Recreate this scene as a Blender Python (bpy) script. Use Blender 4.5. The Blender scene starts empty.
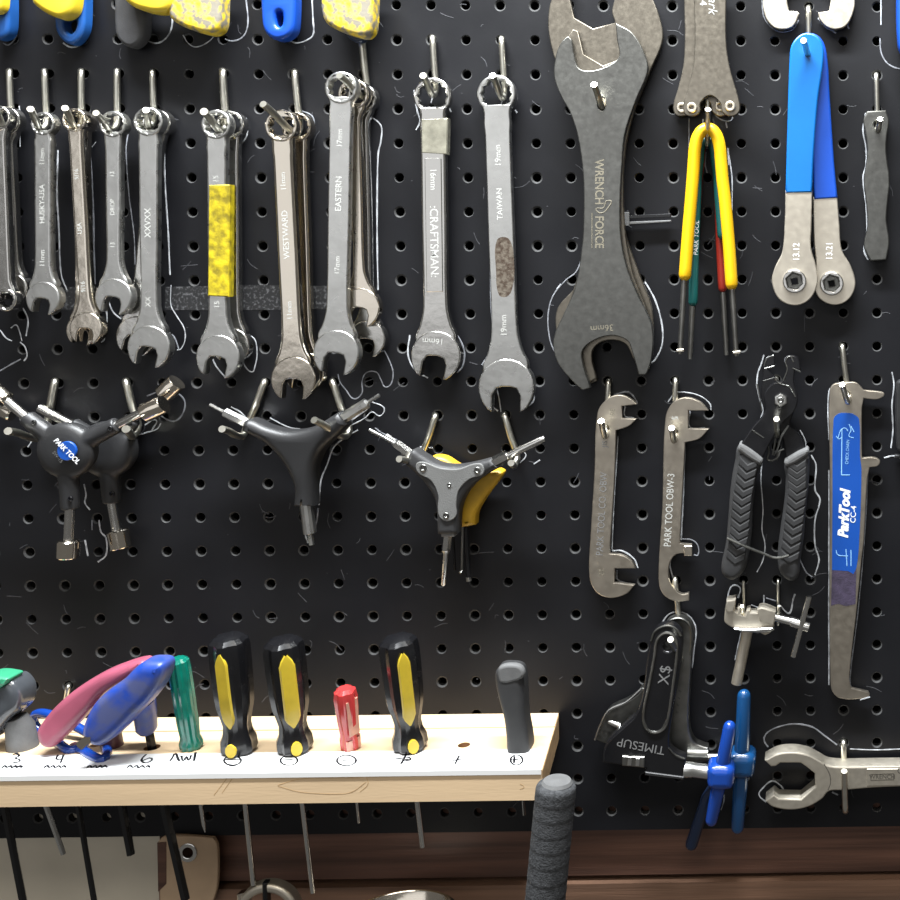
import bpy, math, random
from mathutils import Vector, Matrix
from mathutils.geometry import tessellate_polygon
random.seed(7)
sc = bpy.context.scene
COL = sc.collection
PI = math.pi

# ------------------------------------------------------------------ camera
F_PX, PPX, PPY = 1100.0, 830.0, 300.0
CAM = Vector((0.30117058707618544, -0.8280628362111282, -0.18427346579819143))
R = ((0.9997335940410857, -0.02302495660146106, -0.0016100680714079617),
     (-0.002569070228672514, -0.04168182942377336, -0.9991276319740375),
     (0.02293775978280968, 0.9988655947971121, -0.041729877866557706))
cx, cy, cz = Vector(R[0]), Vector(R[1]), Vector(R[2])
cd = bpy.data.cameras.new('camera')
cam = bpy.data.objects.new('camera', cd); COL.objects.link(cam)
cam.matrix_world = Matrix(((cx.x, -cy.x, -cz.x, CAM.x), (cx.y, -cy.y, -cz.y, CAM.y), (cx.z, -cy.z, -cz.z, CAM.z), (0, 0, 0, 1)))
cd.sensor_width = 36.0; cd.sensor_fit = 'HORIZONTAL'
cd.lens = 36.0 * F_PX / 900.0
cd.shift_x = (450 - PPX) / 900.0
cd.shift_y = (PPY - 450) / 900.0
cd.clip_start = 0.01; cd.clip_end = 50
sc.camera = cam

# ------------------------------------------------------------------ world, lamps, exposure
wd = bpy.data.worlds.new('room_light'); sc.world = wd; wd.use_nodes = True
bg = wd.node_tree.nodes['Background']
bg.inputs[0].default_value = (1.0, 0.97, 0.92, 1); bg.inputs[1].default_value = 0.14
def area(name, loc, target, sx, sy, power, col):
    l = bpy.data.lights.new(name, 'AREA'); l.shape = 'RECTANGLE'; l.size = sx; l.size_y = sy
    l.energy = power; l.color = col
    o = bpy.data.objects.new(name, l); COL.objects.link(o); o.location = loc
    o.rotation_euler = (Vector(target) - Vector(loc)).to_track_quat('-Z', 'Y').to_euler()
    return o
area('strip_lamp', (0.07, -0.30, 0.66), (0.07, -0.08, -0.40), 0.80, 0.06, 62, (0.93, 0.97, 1.0))
area('front_fill', (-0.5, -2.6, 0.25), (0.0, 0, -0.3), 2.6, 1.5, 11.0, (0.97, 0.98, 1.0))  # added fill behind the camera to brighten metal faces; no known window
area('overhead_fill', (0.2, -1.7, 1.5), (0.1, 0, -0.3), 1.8, 0.6, 26.0, (1.0, 0.96, 0.88))  # added soft fill from above and behind the camera, gives metal more depth
vs = sc.view_settings
vs.view_transform = 'Standard'; vs.look = 'None'; vs.gamma = 1.0; vs.use_curve_mapping = False
vs.exposure = 0.0

# ------------------------------------------------------------------ pixel -> place
def ray(u, v):
    return cx * ((u - PPX) / F_PX) + cy * ((v - PPY) / F_PX) + cz
def W(u, v, d=0.0):                      # d: millimetres in front of the board
    r = ray(u, v); t = (-d * 0.001 - CAM.y) / r.y
    return CAM + r * t
def PS(p):                               # metres per pixel at a place
    return (p - CAM).dot(cz) / F_PX
def PX(p):
    q = p - CAM; z = q.dot(cz)
    return F_PX * q.dot(cx) / z + PPX, F_PX * q.dot(cy) / z + PPY

# ------------------------------------------------------------------ materials
MAT = {}
def principled(name, col, rough=0.5, metal=0.0, spec=0.5, var=0.0, vscale=80, bump=0.0, bscale=300, rvar=0.0,
               col2=None, mask=None, coat=0.0, trans=0.0, stretch=(1, 1, 1)):
    m = bpy.data.materials.new(name); m.use_nodes = True
    nt = m.node_tree; b = nt.nodes['Principled BSDF']
    b.inputs['Base Color'].default_value = (*col, 1); b.inputs['Roughness'].default_value = rough
    b.inputs['Metallic'].default_value = metal; b.inputs['Specular IOR Level'].default_value = spec
    b.inputs['Coat Weight'].default_value = coat; b.inputs['Coat Roughness'].default_value = 0.15
    b.inputs['Transmission Weight'].default_value = trans
    tc = nt.nodes.new('ShaderNodeTexCoord'); mp = nt.nodes.new('ShaderNodeMapping'); mp.inputs['Scale'].default_value = stretch
    nt.links.new(tc.outputs['Object'], mp.inputs[0])
    def noise(scale, detail=4):
        n = nt.nodes.new('ShaderNodeTexNoise'); n.inputs['Scale'].default_value = scale; n.inputs['Detail'].default_value = detail
        nt.links.new(mp.outputs[0], n.inputs['Vector']); return n
    if var > 0 or col2:
        n = noise(vscale, 6); rp = nt.nodes.new('ShaderNodeValToRGB')
        c2 = col2 if col2 else tuple(max(0, c * (1 - var)) for c in col)
        lo, hi = mask if mask else (0.3, 0.7)
        rp.color_ramp.elements[0].position = lo; rp.color_ramp.elements[1].position = hi
        rp.color_ramp.elements[0].color = (*c2, 1); rp.color_ramp.elements[1].color = (*col, 1)
        nt.links.new(n.outputs['Fac'], rp.inputs[0]); nt.links.new(rp.outputs[0], b.inputs['Base Color'])
    if rvar > 0:
        n = noise(vscale * 1.7, 5); mr = nt.nodes.new('ShaderNodeMapRange')
        mr.inputs['From Min'].default_value = 0.3; mr.inputs['From Max'].default_value = 0.7
        mr.inputs['To Min'].default_value = max(0.03, rough - rvar); mr.inputs['To Max'].default_value = rough + rvar
        nt.links.new(n.outputs['Fac'], mr.inputs['Value']); nt.links.new(mr.outputs[0], b.inputs['Roughness'])
    if bump > 0:
        n = noise(bscale, 3); bp = nt.nodes.new('ShaderNodeBump'); bp.inputs['Strength'].default_value = bump
        bp.inputs['Distance'].default_value = 0.0006
        nt.links.new(n.outputs['Fac'], bp.inputs['Height']); nt.links.new(bp.outputs[0], b.inputs['Normal'])
    MAT[name] = m
    return m
principled('board', (0.0066, 0.0068, 0.0086), 0.46, 0, 0.27, var=0.30, vscale=9, bump=0.06, bscale=400, rvar=0.08)
principled('hole_edge', (0.06, 0.06, 0.06), 0.75, 0, 0.3, var=0.6, vscale=300)
principled('hole_wall', (0.006, 0.006, 0.006), 0.8)
principled('chrome', (0.62, 0.61, 0.585), 0.20, 1, bump=0.4, bscale=70)
principled('satin', (0.64, 0.64, 0.62), 0.30, 1, rvar=0.05, vscale=90, var=0.10, bump=0.4, bscale=70)
principled('polished', (0.72, 0.66, 0.57), 0.14, 1, bump=0.3, bscale=60)
principled('plate', (0.205, 0.205, 0.192), 0.36, 1, rvar=0.06, vscale=200, bump=0.05, bscale=500, var=0.22)
principled('plate_brown', (0.25, 0.225, 0.185), 0.38, 1, rvar=0.06, vscale=200, bump=0.05, bscale=500, var=0.15)
principled('nickel', (0.54, 0.485, 0.405), 0.38, 1, rvar=0.05, vscale=120, var=0.10)
principled('nickel_light', (0.72, 0.66, 0.555), 0.42, 1, rvar=0.05, vscale=120, var=0.08)
principled('wire', (0.68, 0.66, 0.58), 0.32, 1, var=0.15, vscale=150)
principled('steel_dark', (0.30, 0.295, 0.275), 0.36, 1, rvar=0.06, vscale=80, var=0.3)
principled('cast_nickel', (0.62, 0.57, 0.48), 0.50, 1, rvar=0.04, vscale=160, var=0.08)
principled('rust', (0.050, 0.034, 0.024), 0.85, 0, 0.2, col2=(0.12, 0.10, 0.078), mask=(0.4, 0.62), vscale=330, bump=0.5, bscale=600)
principled('stamp_glint', (0.42, 0.42, 0.395), 0.5, 0.0)  # glints of the stamped letters put into a pale matte colour
principled('stamp_dark', (0.10, 0.09, 0.075), 0.6, 0.5)
principled('engrave_tan', (0.20, 0.18, 0.135), 0.6, 0.0, 0.3, var=0.3, vscale=500)
principled('black_gloss', (0.006, 0.006, 0.007), 0.22, 0, 0.5, rvar=0.06, vscale=60)
principled('black_plastic', (0.020, 0.020, 0.021), 0.45, 0, 0.5, bump=0.15, bscale=900, var=0.3, vscale=60)
principled('rubber', (0.032, 0.032, 0.033), 0.58, 0, 0.4, bump=0.15, bscale=900, var=0.25, vscale=90)
principled('rubber_grey', (0.12, 0.12, 0.12), 0.7, 0, 0.4, bump=0.2, bscale=900, var=0.25, vscale=120)
principled('file_grey', (0.055, 0.055, 0.058), 0.7, 0, 0.4, bump=0.2, bscale=900, var=0.25, vscale=120)
principled('grey_plate', (0.17, 0.17, 0.165), 0.55, 0.2, 0.5, bump=0.5, bscale=1200, var=0.15)
principled('blue', (0.012, 0.080, 0.29), 0.35, 0, 0.5, var=0.2, vscale=60)
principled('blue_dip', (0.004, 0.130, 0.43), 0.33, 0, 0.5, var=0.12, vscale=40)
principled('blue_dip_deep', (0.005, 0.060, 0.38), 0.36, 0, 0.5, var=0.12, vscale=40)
principled('blue_handle', (0.006, 0.045, 0.27), 0.22, 0, 0.5, coat=0.4)
principled('blue_teal', (0.005, 0.050, 0.15), 0.26, 0, 0.5, coat=0.3)
principled('navy_dark', (0.008, 0.017, 0.045), 0.35, 0, 0.5)  # one even navy, darker than the other blues
principled('blue_grip', (0.012, 0.050, 0.32), 0.38, 0, 0.5, col2=(0.070, 0.085, 0.20), mask=(0.38, 0.60), vscale=60)
principled('blue_sticker', (0.006, 0.065, 0.33), 0.35, 0, 0.5)
principled('purple_worn', (0.060, 0.045, 0.085), 0.7, 0.1, var=0.5, vscale=200, bump=0.3, bscale=700)
principled('white_print', (0.78, 0.79, 0.80), 0.6)
principled('cyan_print', (0.25, 0.50, 0.80), 0.6)
principled('yellow', (0.80, 0.46, 0.006), 0.36, 0, 0.5, var=0.12, vscale=50)
principled('yellow_worn', (0.70, 0.50, 0.02), 0.5, 0, 0.5, col2=(0.20, 0.18, 0.14), mask=(0.44, 0.60), vscale=150, bump=0.3, bscale=260)
principled('yellow_rubber', (0.72, 0.53, 0.03), 0.45, 0, 0.5, var=0.25, vscale=40)
principled('yellow_tape', (0.50, 0.39, 0.010), 0.42, 0, 0.5, col2=(0.20, 0.155, 0.01), mask=(0.36, 0.62), vscale=170, bump=0.9, bscale=170)
principled('clear_tape', (0.55, 0.53, 0.42), 0.22, 0.75, bump=1.0, bscale=130, var=0.5, vscale=120)
principled('yellow_ochre', (0.62, 0.36, 0.02), 0.45, 0, 0.5, var=0.35, vscale=70)
principled('yellow_stripe', (0.62, 0.45, 0.03), 0.4, 0, 0.5, var=0.2, vscale=90)
principled('green_dip', (0.006, 0.09, 0.085), 0.4)
principled('red_dip', (0.30, 0.022, 0.012), 0.4)
principled('green_clear', (0.003, 0.17, 0.12), 0.14, 0, 0.5, coat=0.6, var=0.4, vscale=120)
principled('green_plain', (0.03, 0.25, 0.13), 0.4)
principled('red_clear', (0.46, 0.035, 0.035), 0.18, 0, 0.5, coat=0.5)
principled('amber_clear', (0.62, 0.30, 0.22), 0.18, 0, 0.5, coat=0.5, var=0.3, vscale=160)
principled('pink', (0.36, 0.085, 0.135), 0.36, 0, 0.5, var=0.25, vscale=40)
principled('plum', (0.075, 0.025, 0.035), 0.5)
principled('smoke', (0.060, 0.066, 0.074), 0.22, 0, 0.5, coat=0.4, var=0.3, vscale=60)
principled('pine', (0.68, 0.50, 0.31), 0.55, 0, 0.4, var=0.18, vscale=16, stretch=(0.35, 3, 3), bump=0.1, bscale=300)
principled('pine_end', (0.58, 0.38, 0.20), 0.7, 0, 0.3, var=0.35, vscale=60, stretch=(1, 1, 3))
principled('bore', (0.24, 0.11, 0.04), 0.8)
principled('paper', (0.70, 0.70, 0.69), 0.6)
principled('ink', (0.008, 0.008, 0.010), 0.8, 0, 0.1)
principled('marker', (0.58, 0.60, 0.63), 0.6, 0, 0.3, var=0.65, vscale=190)
principled('marker_thin', (0.30, 0.31, 0.34), 0.6, 0, 0.3, var=0.7, vscale=190)
principled('scuff', (0.055, 0.056, 0.062), 0.6, 0, 0.3, var=0.5, vscale=150)
principled('scuff_light', (0.17, 0.17, 0.17), 0.6, 0, 0.3)
principled('residue', (0.10, 0.10, 0.105), 0.7, 0, 0.4, col2=(0.012, 0.012, 0.013), mask=(0.52, 0.66), vscale=420)
principled('brown_wood', (0.155, 0.075, 0.050), 0.5, 0, 0.4, var=0.7, vscale=18, stretch=(0.25, 3, 6), bump=0.6, bscale=80)
principled('brown_wood_lit', (0.27, 0.15, 0.095), 0.55, 0, 0.4, var=0.65, vscale=18, stretch=(0.25, 3, 6), bump=0.6, bscale=80)  # lighter copy of brown_wood: stronger light on the lower board put into its colour
principled('greige', (0.62, 0.56, 0.45), 0.7, 0, 0.3, var=0.10, vscale=30)
principled('tan_board', (0.52, 0.37, 0.24), 0.75, 0, 0.3, var=0.2, vscale=40, bump=0.2)
principled('dark_void', (0.008, 0.007, 0.007), 0.9)
principled('wrap', (0.060, 0.062, 0.066), 0.85, 0, 0.4, var=0.65, vscale=420, bump=0.9, bscale=900)

# ------------------------------------------------------------------ objects
def thing(name, label, cat, loc, group=None):
    o = bpy.data.objects.new(name, None); COL.objects.link(o); o.location = loc
    o.empty_display_size = 0.01
    o['label'] = label; o['category'] = cat
    if group: o['group'] = group
    return o
ORG = {}
def origin(o):
    p = Vector((0, 0, 0))
    while o is not None:
        p += o.location; o = o.parent
    return p
def mesh(name, verts, faces, mat, parent=None, smooth=40, mats=None, fm=None, label=None):
    og = origin(parent) if parent else Vector((0, 0, 0))
    me = bpy.data.meshes.new(name)
    me.from_pydata([tuple(Vector(v) - og) for v in verts], [], faces)
    for k in (mats or [mat]): me.materials.append(MAT[k])
    if fm:
        for p, i in zip(me.polygons, fm): p.material_index = i
    if smooth:
        me.polygons.foreach_set('use_smooth', [True] * len(me.polygons))
        me.set_sharp_from_angle(angle=math.radians(smooth))
    me.update()
    o = bpy.data.objects.new(name, me); COL.objects.link(o)
    if parent: o.parent = parent
    if label: o['label'] = label
    return o
def own(o, label, cat, group=None):       # a thing that is one mesh: origin moved to its lowest point
    c = sum((Vector(v.co) for v in o.data.vertices), Vector()) / max(1, len(o.data.vertices))
    for v in o.data.vertices: v.co -= c
    o.location = c
    o['label'] = label; o['category'] = cat
    if group: o['group'] = group
    return o

def spline(pts, n=6, closed=True):
    """Catmull-Rom through points; a third value of 1 marks a hard corner."""
    N = len(pts); out = []
    P2 = [Vector(p[:2]) for p in pts]; hard = [len(p) > 2 and p[2] for p in pts]
    rng = range(N if closed else N - 1)
    for i in rng:
        a, b = P2[i], P2[(i + 1) % N]
        pa = P2[(i - 1) % N] if (closed or i > 0) else a
        pb = P2[(i + 2) % N] if (closed or i + 2 < N) else b
        L = (b - a).length
        ta = Vector((0, 0)) if hard[i] else (b - pa)
        tb = Vector((0, 0)) if hard[(i + 1) % N] else (pb - a)
        ta = ta.normalized() * L if ta.length > 1e-9 else (b - a)
        tb = tb.normalized() * L if tb.length > 1e-9 else (b - a)
        if hard[i] and hard[(i + 1) % N]:
            out.append(a); continue
        for k in range(n):
            t = k / n; t2 = t * t; t3 = t2 * t
            out.append(a * (2 * t3 - 3 * t2 + 1) + ta * (t3 - 2 * t2 + t) + b * (-2 * t3 + 3 * t2) + tb * (t3 - t2))
    if not closed: out.append(P2[-1])
    return [(p.x, p.y) for p in out]
def spline3(pts, n=6):
    out = []; N = len(pts)
    for i in range(N - 1):
        a, b = pts[i], pts[i + 1]; pa = pts[max(0, i - 1)]; pb = pts[min(N - 1, i + 2)]
        L = (b - a).length
        ta = (b - pa).normalized() * L; tb = (pb - a).normalized() * L
        for k in range(n):
            t = k / n; t2 = t * t; t3 = t2 * t
            out.append(a * (2 * t3 - 3 * t2 + 1) + ta * (t3 - 2 * t2 + t) + b * (-2 * t3 + 3 * t2) + tb * (t3 - t2))
    out.append(pts[-1])
    return out
def circ(u, v, r, n=32, a0=0.0):
    return [(u + r * math.cos(a0 + 2 * PI * k / n), v + r * math.sin(a0 + 2 * PI * k / n)) for k in range(n)]
def star(u, v, r1, r2, k=12, a0=0.0):
    o = []
    for i in range(k):
        a = a0 + 2 * PI * i / k
        o.append((u + r1 * math.cos(a), v + r1 * math.sin(a)))
        a += PI / k
        o.append((u + r2 * math.cos(a), v + r2 * math.sin(a)))
    return o
def area2(p):
    return 0.5 * sum(p[i][0] * p[(i + 1) % len(p)][1] - p[(i + 1) % len(p)][0] * p[i][1] for i in range(len(p)))
def clean(p, eps):
    o = []
    for q in p:
        if not o or (q[0] - o[-1][0]) ** 2 + (q[1] - o[-1][1]) ** 2 > eps * eps: o.append(q)
    if len(o) > 2 and (o[0][0] - o[-1][0]) ** 2 + (o[0][1] - o[-1][1]) ** 2 < eps * eps: o.pop()
    return o
def inset(p, b):                           # p counter-clockwise: moves inwards by b
    N = len(p); out = []
    for i in range(N):
        a, c, e = p[i - 1], p[i], p[(i + 1) % N]
        d1 = Vector((c[0] - a[0], c[1] - a[1])).normalized(); d2 = Vector((e[0] - c[0], e[1] - c[1])).normalized()
        n1 = Vector((-d1.y, d1.x)); n2 = Vector((-d2.y, d2.x)); m = n1 + n2
        if m.length < 1e-6: m = n1
        m.normalize(); s = b / max(0.5, m.dot(n1))
        out.append((c[0] + m.x * s, c[1] + m.y * s))
    return out
def flat(name, pts, d, t, mat, parent=None, holes=(), b=0.5, seg=1, sm=6, label=None, smooth=40, tilt=None):
    """A plate cut to an outline given where it shows in the photograph, standing d mm off the board and t mm thick."""
    dm = d + t if b < 3 else d + t * 0.5
    pts = spline(pts, sm) if sm else [p[:2] for p in pts]
    def tow(p):
        return [(lambda w: (w.x, w.z))(W(u, v, dm)) for u, v in p]
    loops = []
    for k, p in enumerate([pts] + list(holes)):
        q = clean(tow(p), 0.00008)
        if (area2(q) < 0) == (k == 0): q.reverse()
        loops.append(q)
    y0 = -d * 0.001; y1 = -(d + t) * 0.001; bm = min(b, t * 0.49) * 0.001
    lv = [(y0, 0.0)]
    if bm > 0:
        for s in range(seg + 1):
            a = 0.5 * PI * s / seg
            lv.append((y1 + bm * (1 - math.sin(a)), bm * (1 - math.cos(a))))
    else: lv.append((y1, 0.0))
    verts, faces = [], []
    front, back = [], []
    for q in loops:
        n = len(q); base = len(verts)
        for (y, ins) in lv:
            qq = inset(q, ins) if ins > 0 else q
            verts += [(x, y, z) for x, z in qq]
        for L in range(len(lv) - 1):
            for i in range(n):
                j = (i + 1) % n; a = base + L * n
                faces.append((a + i, a + j, a + n + j, a + n + i))
        front.append((base + (len(lv) - 1) * n, n)); back.append((base, n))
    nside = len(faces)
    for grp, flip in ((front, False), (back, True)):
        vl = [[Vector((verts[s + i][0], verts[s + i][2], 0)) for i in range(n)] for s, n in grp]
        idx = [s + i for s, n in grp for i in range(n)]
        for tri in tessellate_polygon(vl):
            f = [idx[k] for k in tri]
            a, b2, c = (verts[k] for k in f)
            ar = (b2[0] - a[0]) * (c[2] - a[2]) - (c[0] - a[0]) * (b2[2] - a[2])
            if abs(ar) < 1e-16: continue
            if (ar < 0) != flip: f.reverse()
            faces.append(tuple(f))
    ob = mesh(name, verts, faces, mat, parent, smooth, label=label)
    if b < 3 and smooth:
        fl_ = [True] * len(faces)
        for i in range(nside, len(faces)): fl_[i] = False
        ob.data.polygons.foreach_set('use_smooth', fl_)
    return ob
def tubes(paths, n=12, cap='flat'):
    verts, faces = [], []
    for pts, rad in paths:
        pts = [Vector(p) for p in pts]; N = len(pts)
        rad = [rad] * N if not isinstance(rad, (list, tuple)) else list(rad)
        if cap == 'round':
            t0 = (pts[0] - pts[1]).normalized(); t1 = (pts[-1] - pts[-2]).normalized()
            h0 = [(pts[0] + t0 * rad[0] * math.sin(a), rad[0] * math.cos(a)) for a in (1.45, 1.0, 0.5)]
            h1 = [(pts[-1] + t1 * rad[-1] * math.sin(a), rad[-1] * math.cos(a)) for a in (0.5, 1.0, 1.45)]
            pts = [p for p, _ in h0] + pts + [p for p, _ in h1]
            rad = [r for _, r in h0] + rad + [r for _, r in h1]; N = len(pts)
        tg = [(pts[min(i + 1, N - 1)] - pts[max(i - 1, 0)]).normalized() for i in range(N)]
        ref = Vector((0, 0, 1)) if abs(tg[0].z) < 0.9 else Vector((1, 0, 0))
        nr = (ref - tg[0] * ref.dot(tg[0])).normalized(); base = len(verts)
        for i in range(N):
            nr = (nr - tg[i] * nr.dot(tg[i])).normalized(); bn = tg[i].cross(nr)
            for k in range(n):
                a = 2 * PI * k / n
                verts.append(pts[i] + (nr * math.cos(a) + bn * math.sin(a)) * rad[i])
        for i in range(N - 1):
            for k in range(n):
                a = base + i * n; k2 = (k + 1) % n
                faces.append((a + k, a + k2, a + n + k2, a + n + k))
        faces.append(tuple(base + k for k in range(n))[::-1]); faces.append(tuple(base + (N - 1) * n + k for k in range(n)))
    return verts, faces
def tube(name, pts, r, mat, parent=None, n=12, cap='flat', smooth=40, sp=0, label=None):
    """pts: (u, v, d) places; r: radius in photo pixels (one, or one per point)."""
    p3 = [W(*p) if not isinstance(p, Vector) else p for p in pts]
    rr = r if isinstance(r, (list, tuple)) else [r] * len(p3)
    rm = [a * PS(p) for a, p in zip(rr, p3)]
    if sp:
        q = spline3(p3, sp); N = len(p3); rq = []
        for i in range(N - 1):
            rq += [rm[i] + (rm[i + 1] - rm[i]) * k / sp for k in range(sp)]
        rq.append(rm[-1]); p3, rm = q, rq
    v, f = tubes([(p3, rm)], n, cap)
    return mesh(name, v, f, mat, parent, smooth, label=label)
def letters(name, s, u, v, h, ang, d, mat, parent, bold=0.0, shear=0.0, sx=1.0, surf=None):
    cu = bpy.data.curves.new('t', 'FONT'); cu.body = s; cu.size = 1.0; cu.align_x = 'CENTER'; cu.align_y = 'CENTER'
    cu.offset = bold; cu.shear = shear; cu.resolution_u = 3
    ob = bpy.data.objects.new('t', cu)
    me = bpy.data.meshes.new_from_object(ob)
    ca, sa = math.cos(math.radians(ang)), math.sin(math.radians(ang)); k = h / 0.70
    fn = surf or (lambda uu, vv: W(uu, vv, d))
    vs_ = []
    for q in me.vertices:
        x, y = q.co.x * k * sx, q.co.y * k
        vs_.append(fn(u + x * ca + y * sa, v + x * sa - y * ca))   # ang clockwise in the photograph
    fs = [tuple(p.vertices) for p in me.polygons]
    bpy.data.objects.remove(ob); bpy.data.meshes.remove(me); bpy.data.curves.remove(cu)
    return mesh(name, vs_, fs, mat, parent, 0)
def ribbons(name, lines, w, mat, parent, fn, normal, sm=5, h=0.0002):
    """Drawn strokes: thin raised ribbons w pixels wide along polylines."""
    verts, faces = [], []
    nn = Vector(normal)
    for ln in lines:
        q = spline([tuple(p) for p in ln], sm, closed=False) if sm and len(ln) > 2 else ln
        p3 = [fn(*p[:2]) for p in q]; N = len(p3); base = len(verts)
        for i in range(N):
            t = (p3[min(i + 1, N - 1)] - p3[max(i - 1, 0)]).normalized(); s = nn.cross(t).normalized()
            hw = 0.5 * w * PS(p3[i]) * (0.75 + 0.5 * random.random())
            verts += [p3[i] - s * hw, p3[i] + s * hw, p3[i] + s * hw * 0.6 + nn * h, p3[i] - s * hw * 0.6 + nn * h]
        for i in range(N - 1):
            a = base + 4 * i
            for k in range(4):
                k2 = (k + 1) % 4; faces.append((a + k, a + k2, a + 4 + k2, a + 4 + k))
        faces.append((base, base + 3, base + 2, base + 1)); a = base + 4 * (N - 1); faces.append((a, a + 1, a + 2, a + 3))
    return mesh(name, verts, faces, mat, parent, 0)
def box(name, lo, hi, mat, parent=None):
    x0, y0, z0 = lo; x1, y1, z1 = hi
    v = [(x0, y0, z0), (x1, y0, z0), (x1, y1, z0), (x0, y1, z0), (x0, y0, z1), (x1, y0, z1), (x1, y1, z1), (x0, y1, z1)]
    f = [(0, 3, 2, 1), (4, 5, 6, 7), (0, 1, 5, 4), (1, 2, 6, 5), (2, 3, 7, 6), (3, 0, 4, 7)]
    return mesh(name, v, f, mat, parent, 0)

# ------------------------------------------------------------------ the setting: pegboard wall
IN = 0.0254
def make_board():
    verts, faces, fm = [], [], []
    n = 16; r0, r1 = 0.0033, 0.00415; th = 0.006; hs = IN / 2
    I0, I1, J0, J1 = -15, 17, -5, 24
    for j in range(J0, J1 + 1):
        for i in range(I0, I1 + 1):
            x, z = i * IN, -j * IN; base = len(verts)
            jr = random.uniform(-0.0004, 0.0004)
            for k in range(n):                      # square edge, chamfer edge, hole, hole back
                a = 2 * PI * k / n; c, s = math.cos(a), math.sin(a); m = hs / max(abs(c), abs(s))
                zb = s * m
                if j == J1 and s < -0.5: zb = zb * 1.18
                verts.append((x + c * m, 0, z + zb))
            for k in range(n):
                a = 2 * PI * k / n; verts.append((x + math.cos(a) * (r1 + jr), 0, z + math.sin(a) * (r1 + jr)))
            for k in range(n):
                a = 2 * PI * k / n; verts.append((x + math.cos(a) * r0, 0.0009, z + math.sin(a) * r0))
            for k in range(n):
                a = 2 * PI * k / n; verts.append((x + math.cos(a) * r0, th, z + math.sin(a) * r0))
            for L in range(3):
                for k in range(n):
                    k2 = (k + 1) % n; a = base + L * n
                    faces.append((a + k, a + k2, a + n + k2, a + n + k)[::-1]); fm.append(L)
    return mesh('wall_back', verts, faces, None, None, 30, ['board', 'hole_edge', 'hole_wall'], fm)
board = make_board()
board['kind'] = 'structure'; board['label'] = 'black painted pegboard wall with a grid of round holes'
zbot = -24.59 * IN
# backing behind the holes and the timber below
bk = box('wall_backing', (-0.45, 0.045, -1.2), (0.50, 0.060, 0.2), 'dark_void'); bk['kind'] = 'structure'
# ------------------------------------------------------------------ shelf geometry (before everything that stands on it)
ztop = W(300, 716.5, 0).z
def on_z(u, v, z):
    r = ray(u, v); return CAM + r * ((z - CAM.z) / r.z)
S = lambda u, v: on_z(u, v, ztop + 0.0001)
def shelf_d(v, u=300): return -on_z(u, v, ztop).y * 1000
SD = shelf_d(771.5, 400)
def slab(name, outer, holes, z0, z1, mat, parent, side=None):
    """A horizontal board: outline and bores as world x, y."""
    loops = []
    for k, p in enumerate([outer] + list(holes)):
        q = list(p)
        if (area2(q) < 0) == (k == 0): q.reverse()
        loops.append(q)
    verts, faces, fm = [], [], []
    idx = []; vl = []; tops = []
    for li, q in enumerate(loops):
        b = len(verts); n = len(q)
        verts += [(x, y, z0) for x, y in q] + [(x, y, z1) for x, y in q]
        for i in range(n):
            j = (i + 1) % n; faces.append((b + i, b + j, b + n + j, b + n + i)); fm.append(1 if li else 0)
        vl.append([Vector((x, y, 0)) for x, y in q]); idx += [(b + i, b + n + i) for i in range(n)]
    for tri in tessellate_polygon(vl):
        a, b2, c = (verts[idx[k][1]] for k in tri)
        ar = (b2[0] - a[0]) * (c[1] - a[1]) - (c[0] - a[0]) * (b2[1] - a[1])
        if abs(ar) < 1e-16: continue
        t = list(tri) if ar > 0 else list(tri)[::-1]
        faces.append(tuple(idx[k][1] for k in t)); fm.append(0)
        faces.append(tuple(idx[k][0] for k in t[::-1])); fm.append(0)
    return mesh(name, verts, faces, None, parent, 30, [mat, side or mat], fm)

# ------------------------------------------------------------------ timber, panel and flap below the board
x154 = W(155, 860, 0).x
zb2 = W(760, 873, -8).z
beam = thing('trim_1', 'dark brown stained timber rail under the pegboard', 'rail', W(500, 860, -10)); del beam['category']; beam['kind'] = 'structure'
box('rail_board', (x154, 0.008, zb2), (0.50, 0.034, zbot + 0.03), 'brown_wood', beam)
beam2 = thing('trim_2', 'lower brown timber board below the dark gap', 'rail', W(500, 890, -4)); del beam2['category']; beam2['kind'] = 'structure'
box('rail_board', (x154, 0.004, -0.85), (0.50, 0.034, W(760, 881.5, -4).z), 'brown_wood_lit', beam2)
x154 = W(155, 860, 0).x
wl = box('wall_lower', (-0.45, 0.0065, -0.85), (x154, 0.0075, zbot + 0.045), 'greige'); wl['kind'] = 'structure'; wl['label'] = 'greige painted wall panel showing below the pegboard'
fl = thing('hanging_flap', 'tan brown board flap with a round metal grommet under the tool shelf', 'flap', W(188, 900, 3))
flat('flap_panel', [(158, 842, 1), (163, 837), (185, 836), (213, 838, 1), (217, 846), (217, 885), (212, 904, 1), (160, 904, 1)], 2, 3, 'tan_board', fl, holes=[circ(187.5, 853, 7.5, 20)], b=0.5)
flat('grommet', circ(187.5, 853, 9.5, 24), 4.5, 1.4, 'chrome', fl, holes=[circ(187.5, 853, 5.2, 24)], b=0.6, seg=2, sm=0)
flat('edge_strip', [(157, 843, 1), (166, 842, 1), (166, 884, 1), (158, 892, 1)], 4.5, 1.0, 'brown_wood', fl, b=0.2, sm=0)

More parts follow.
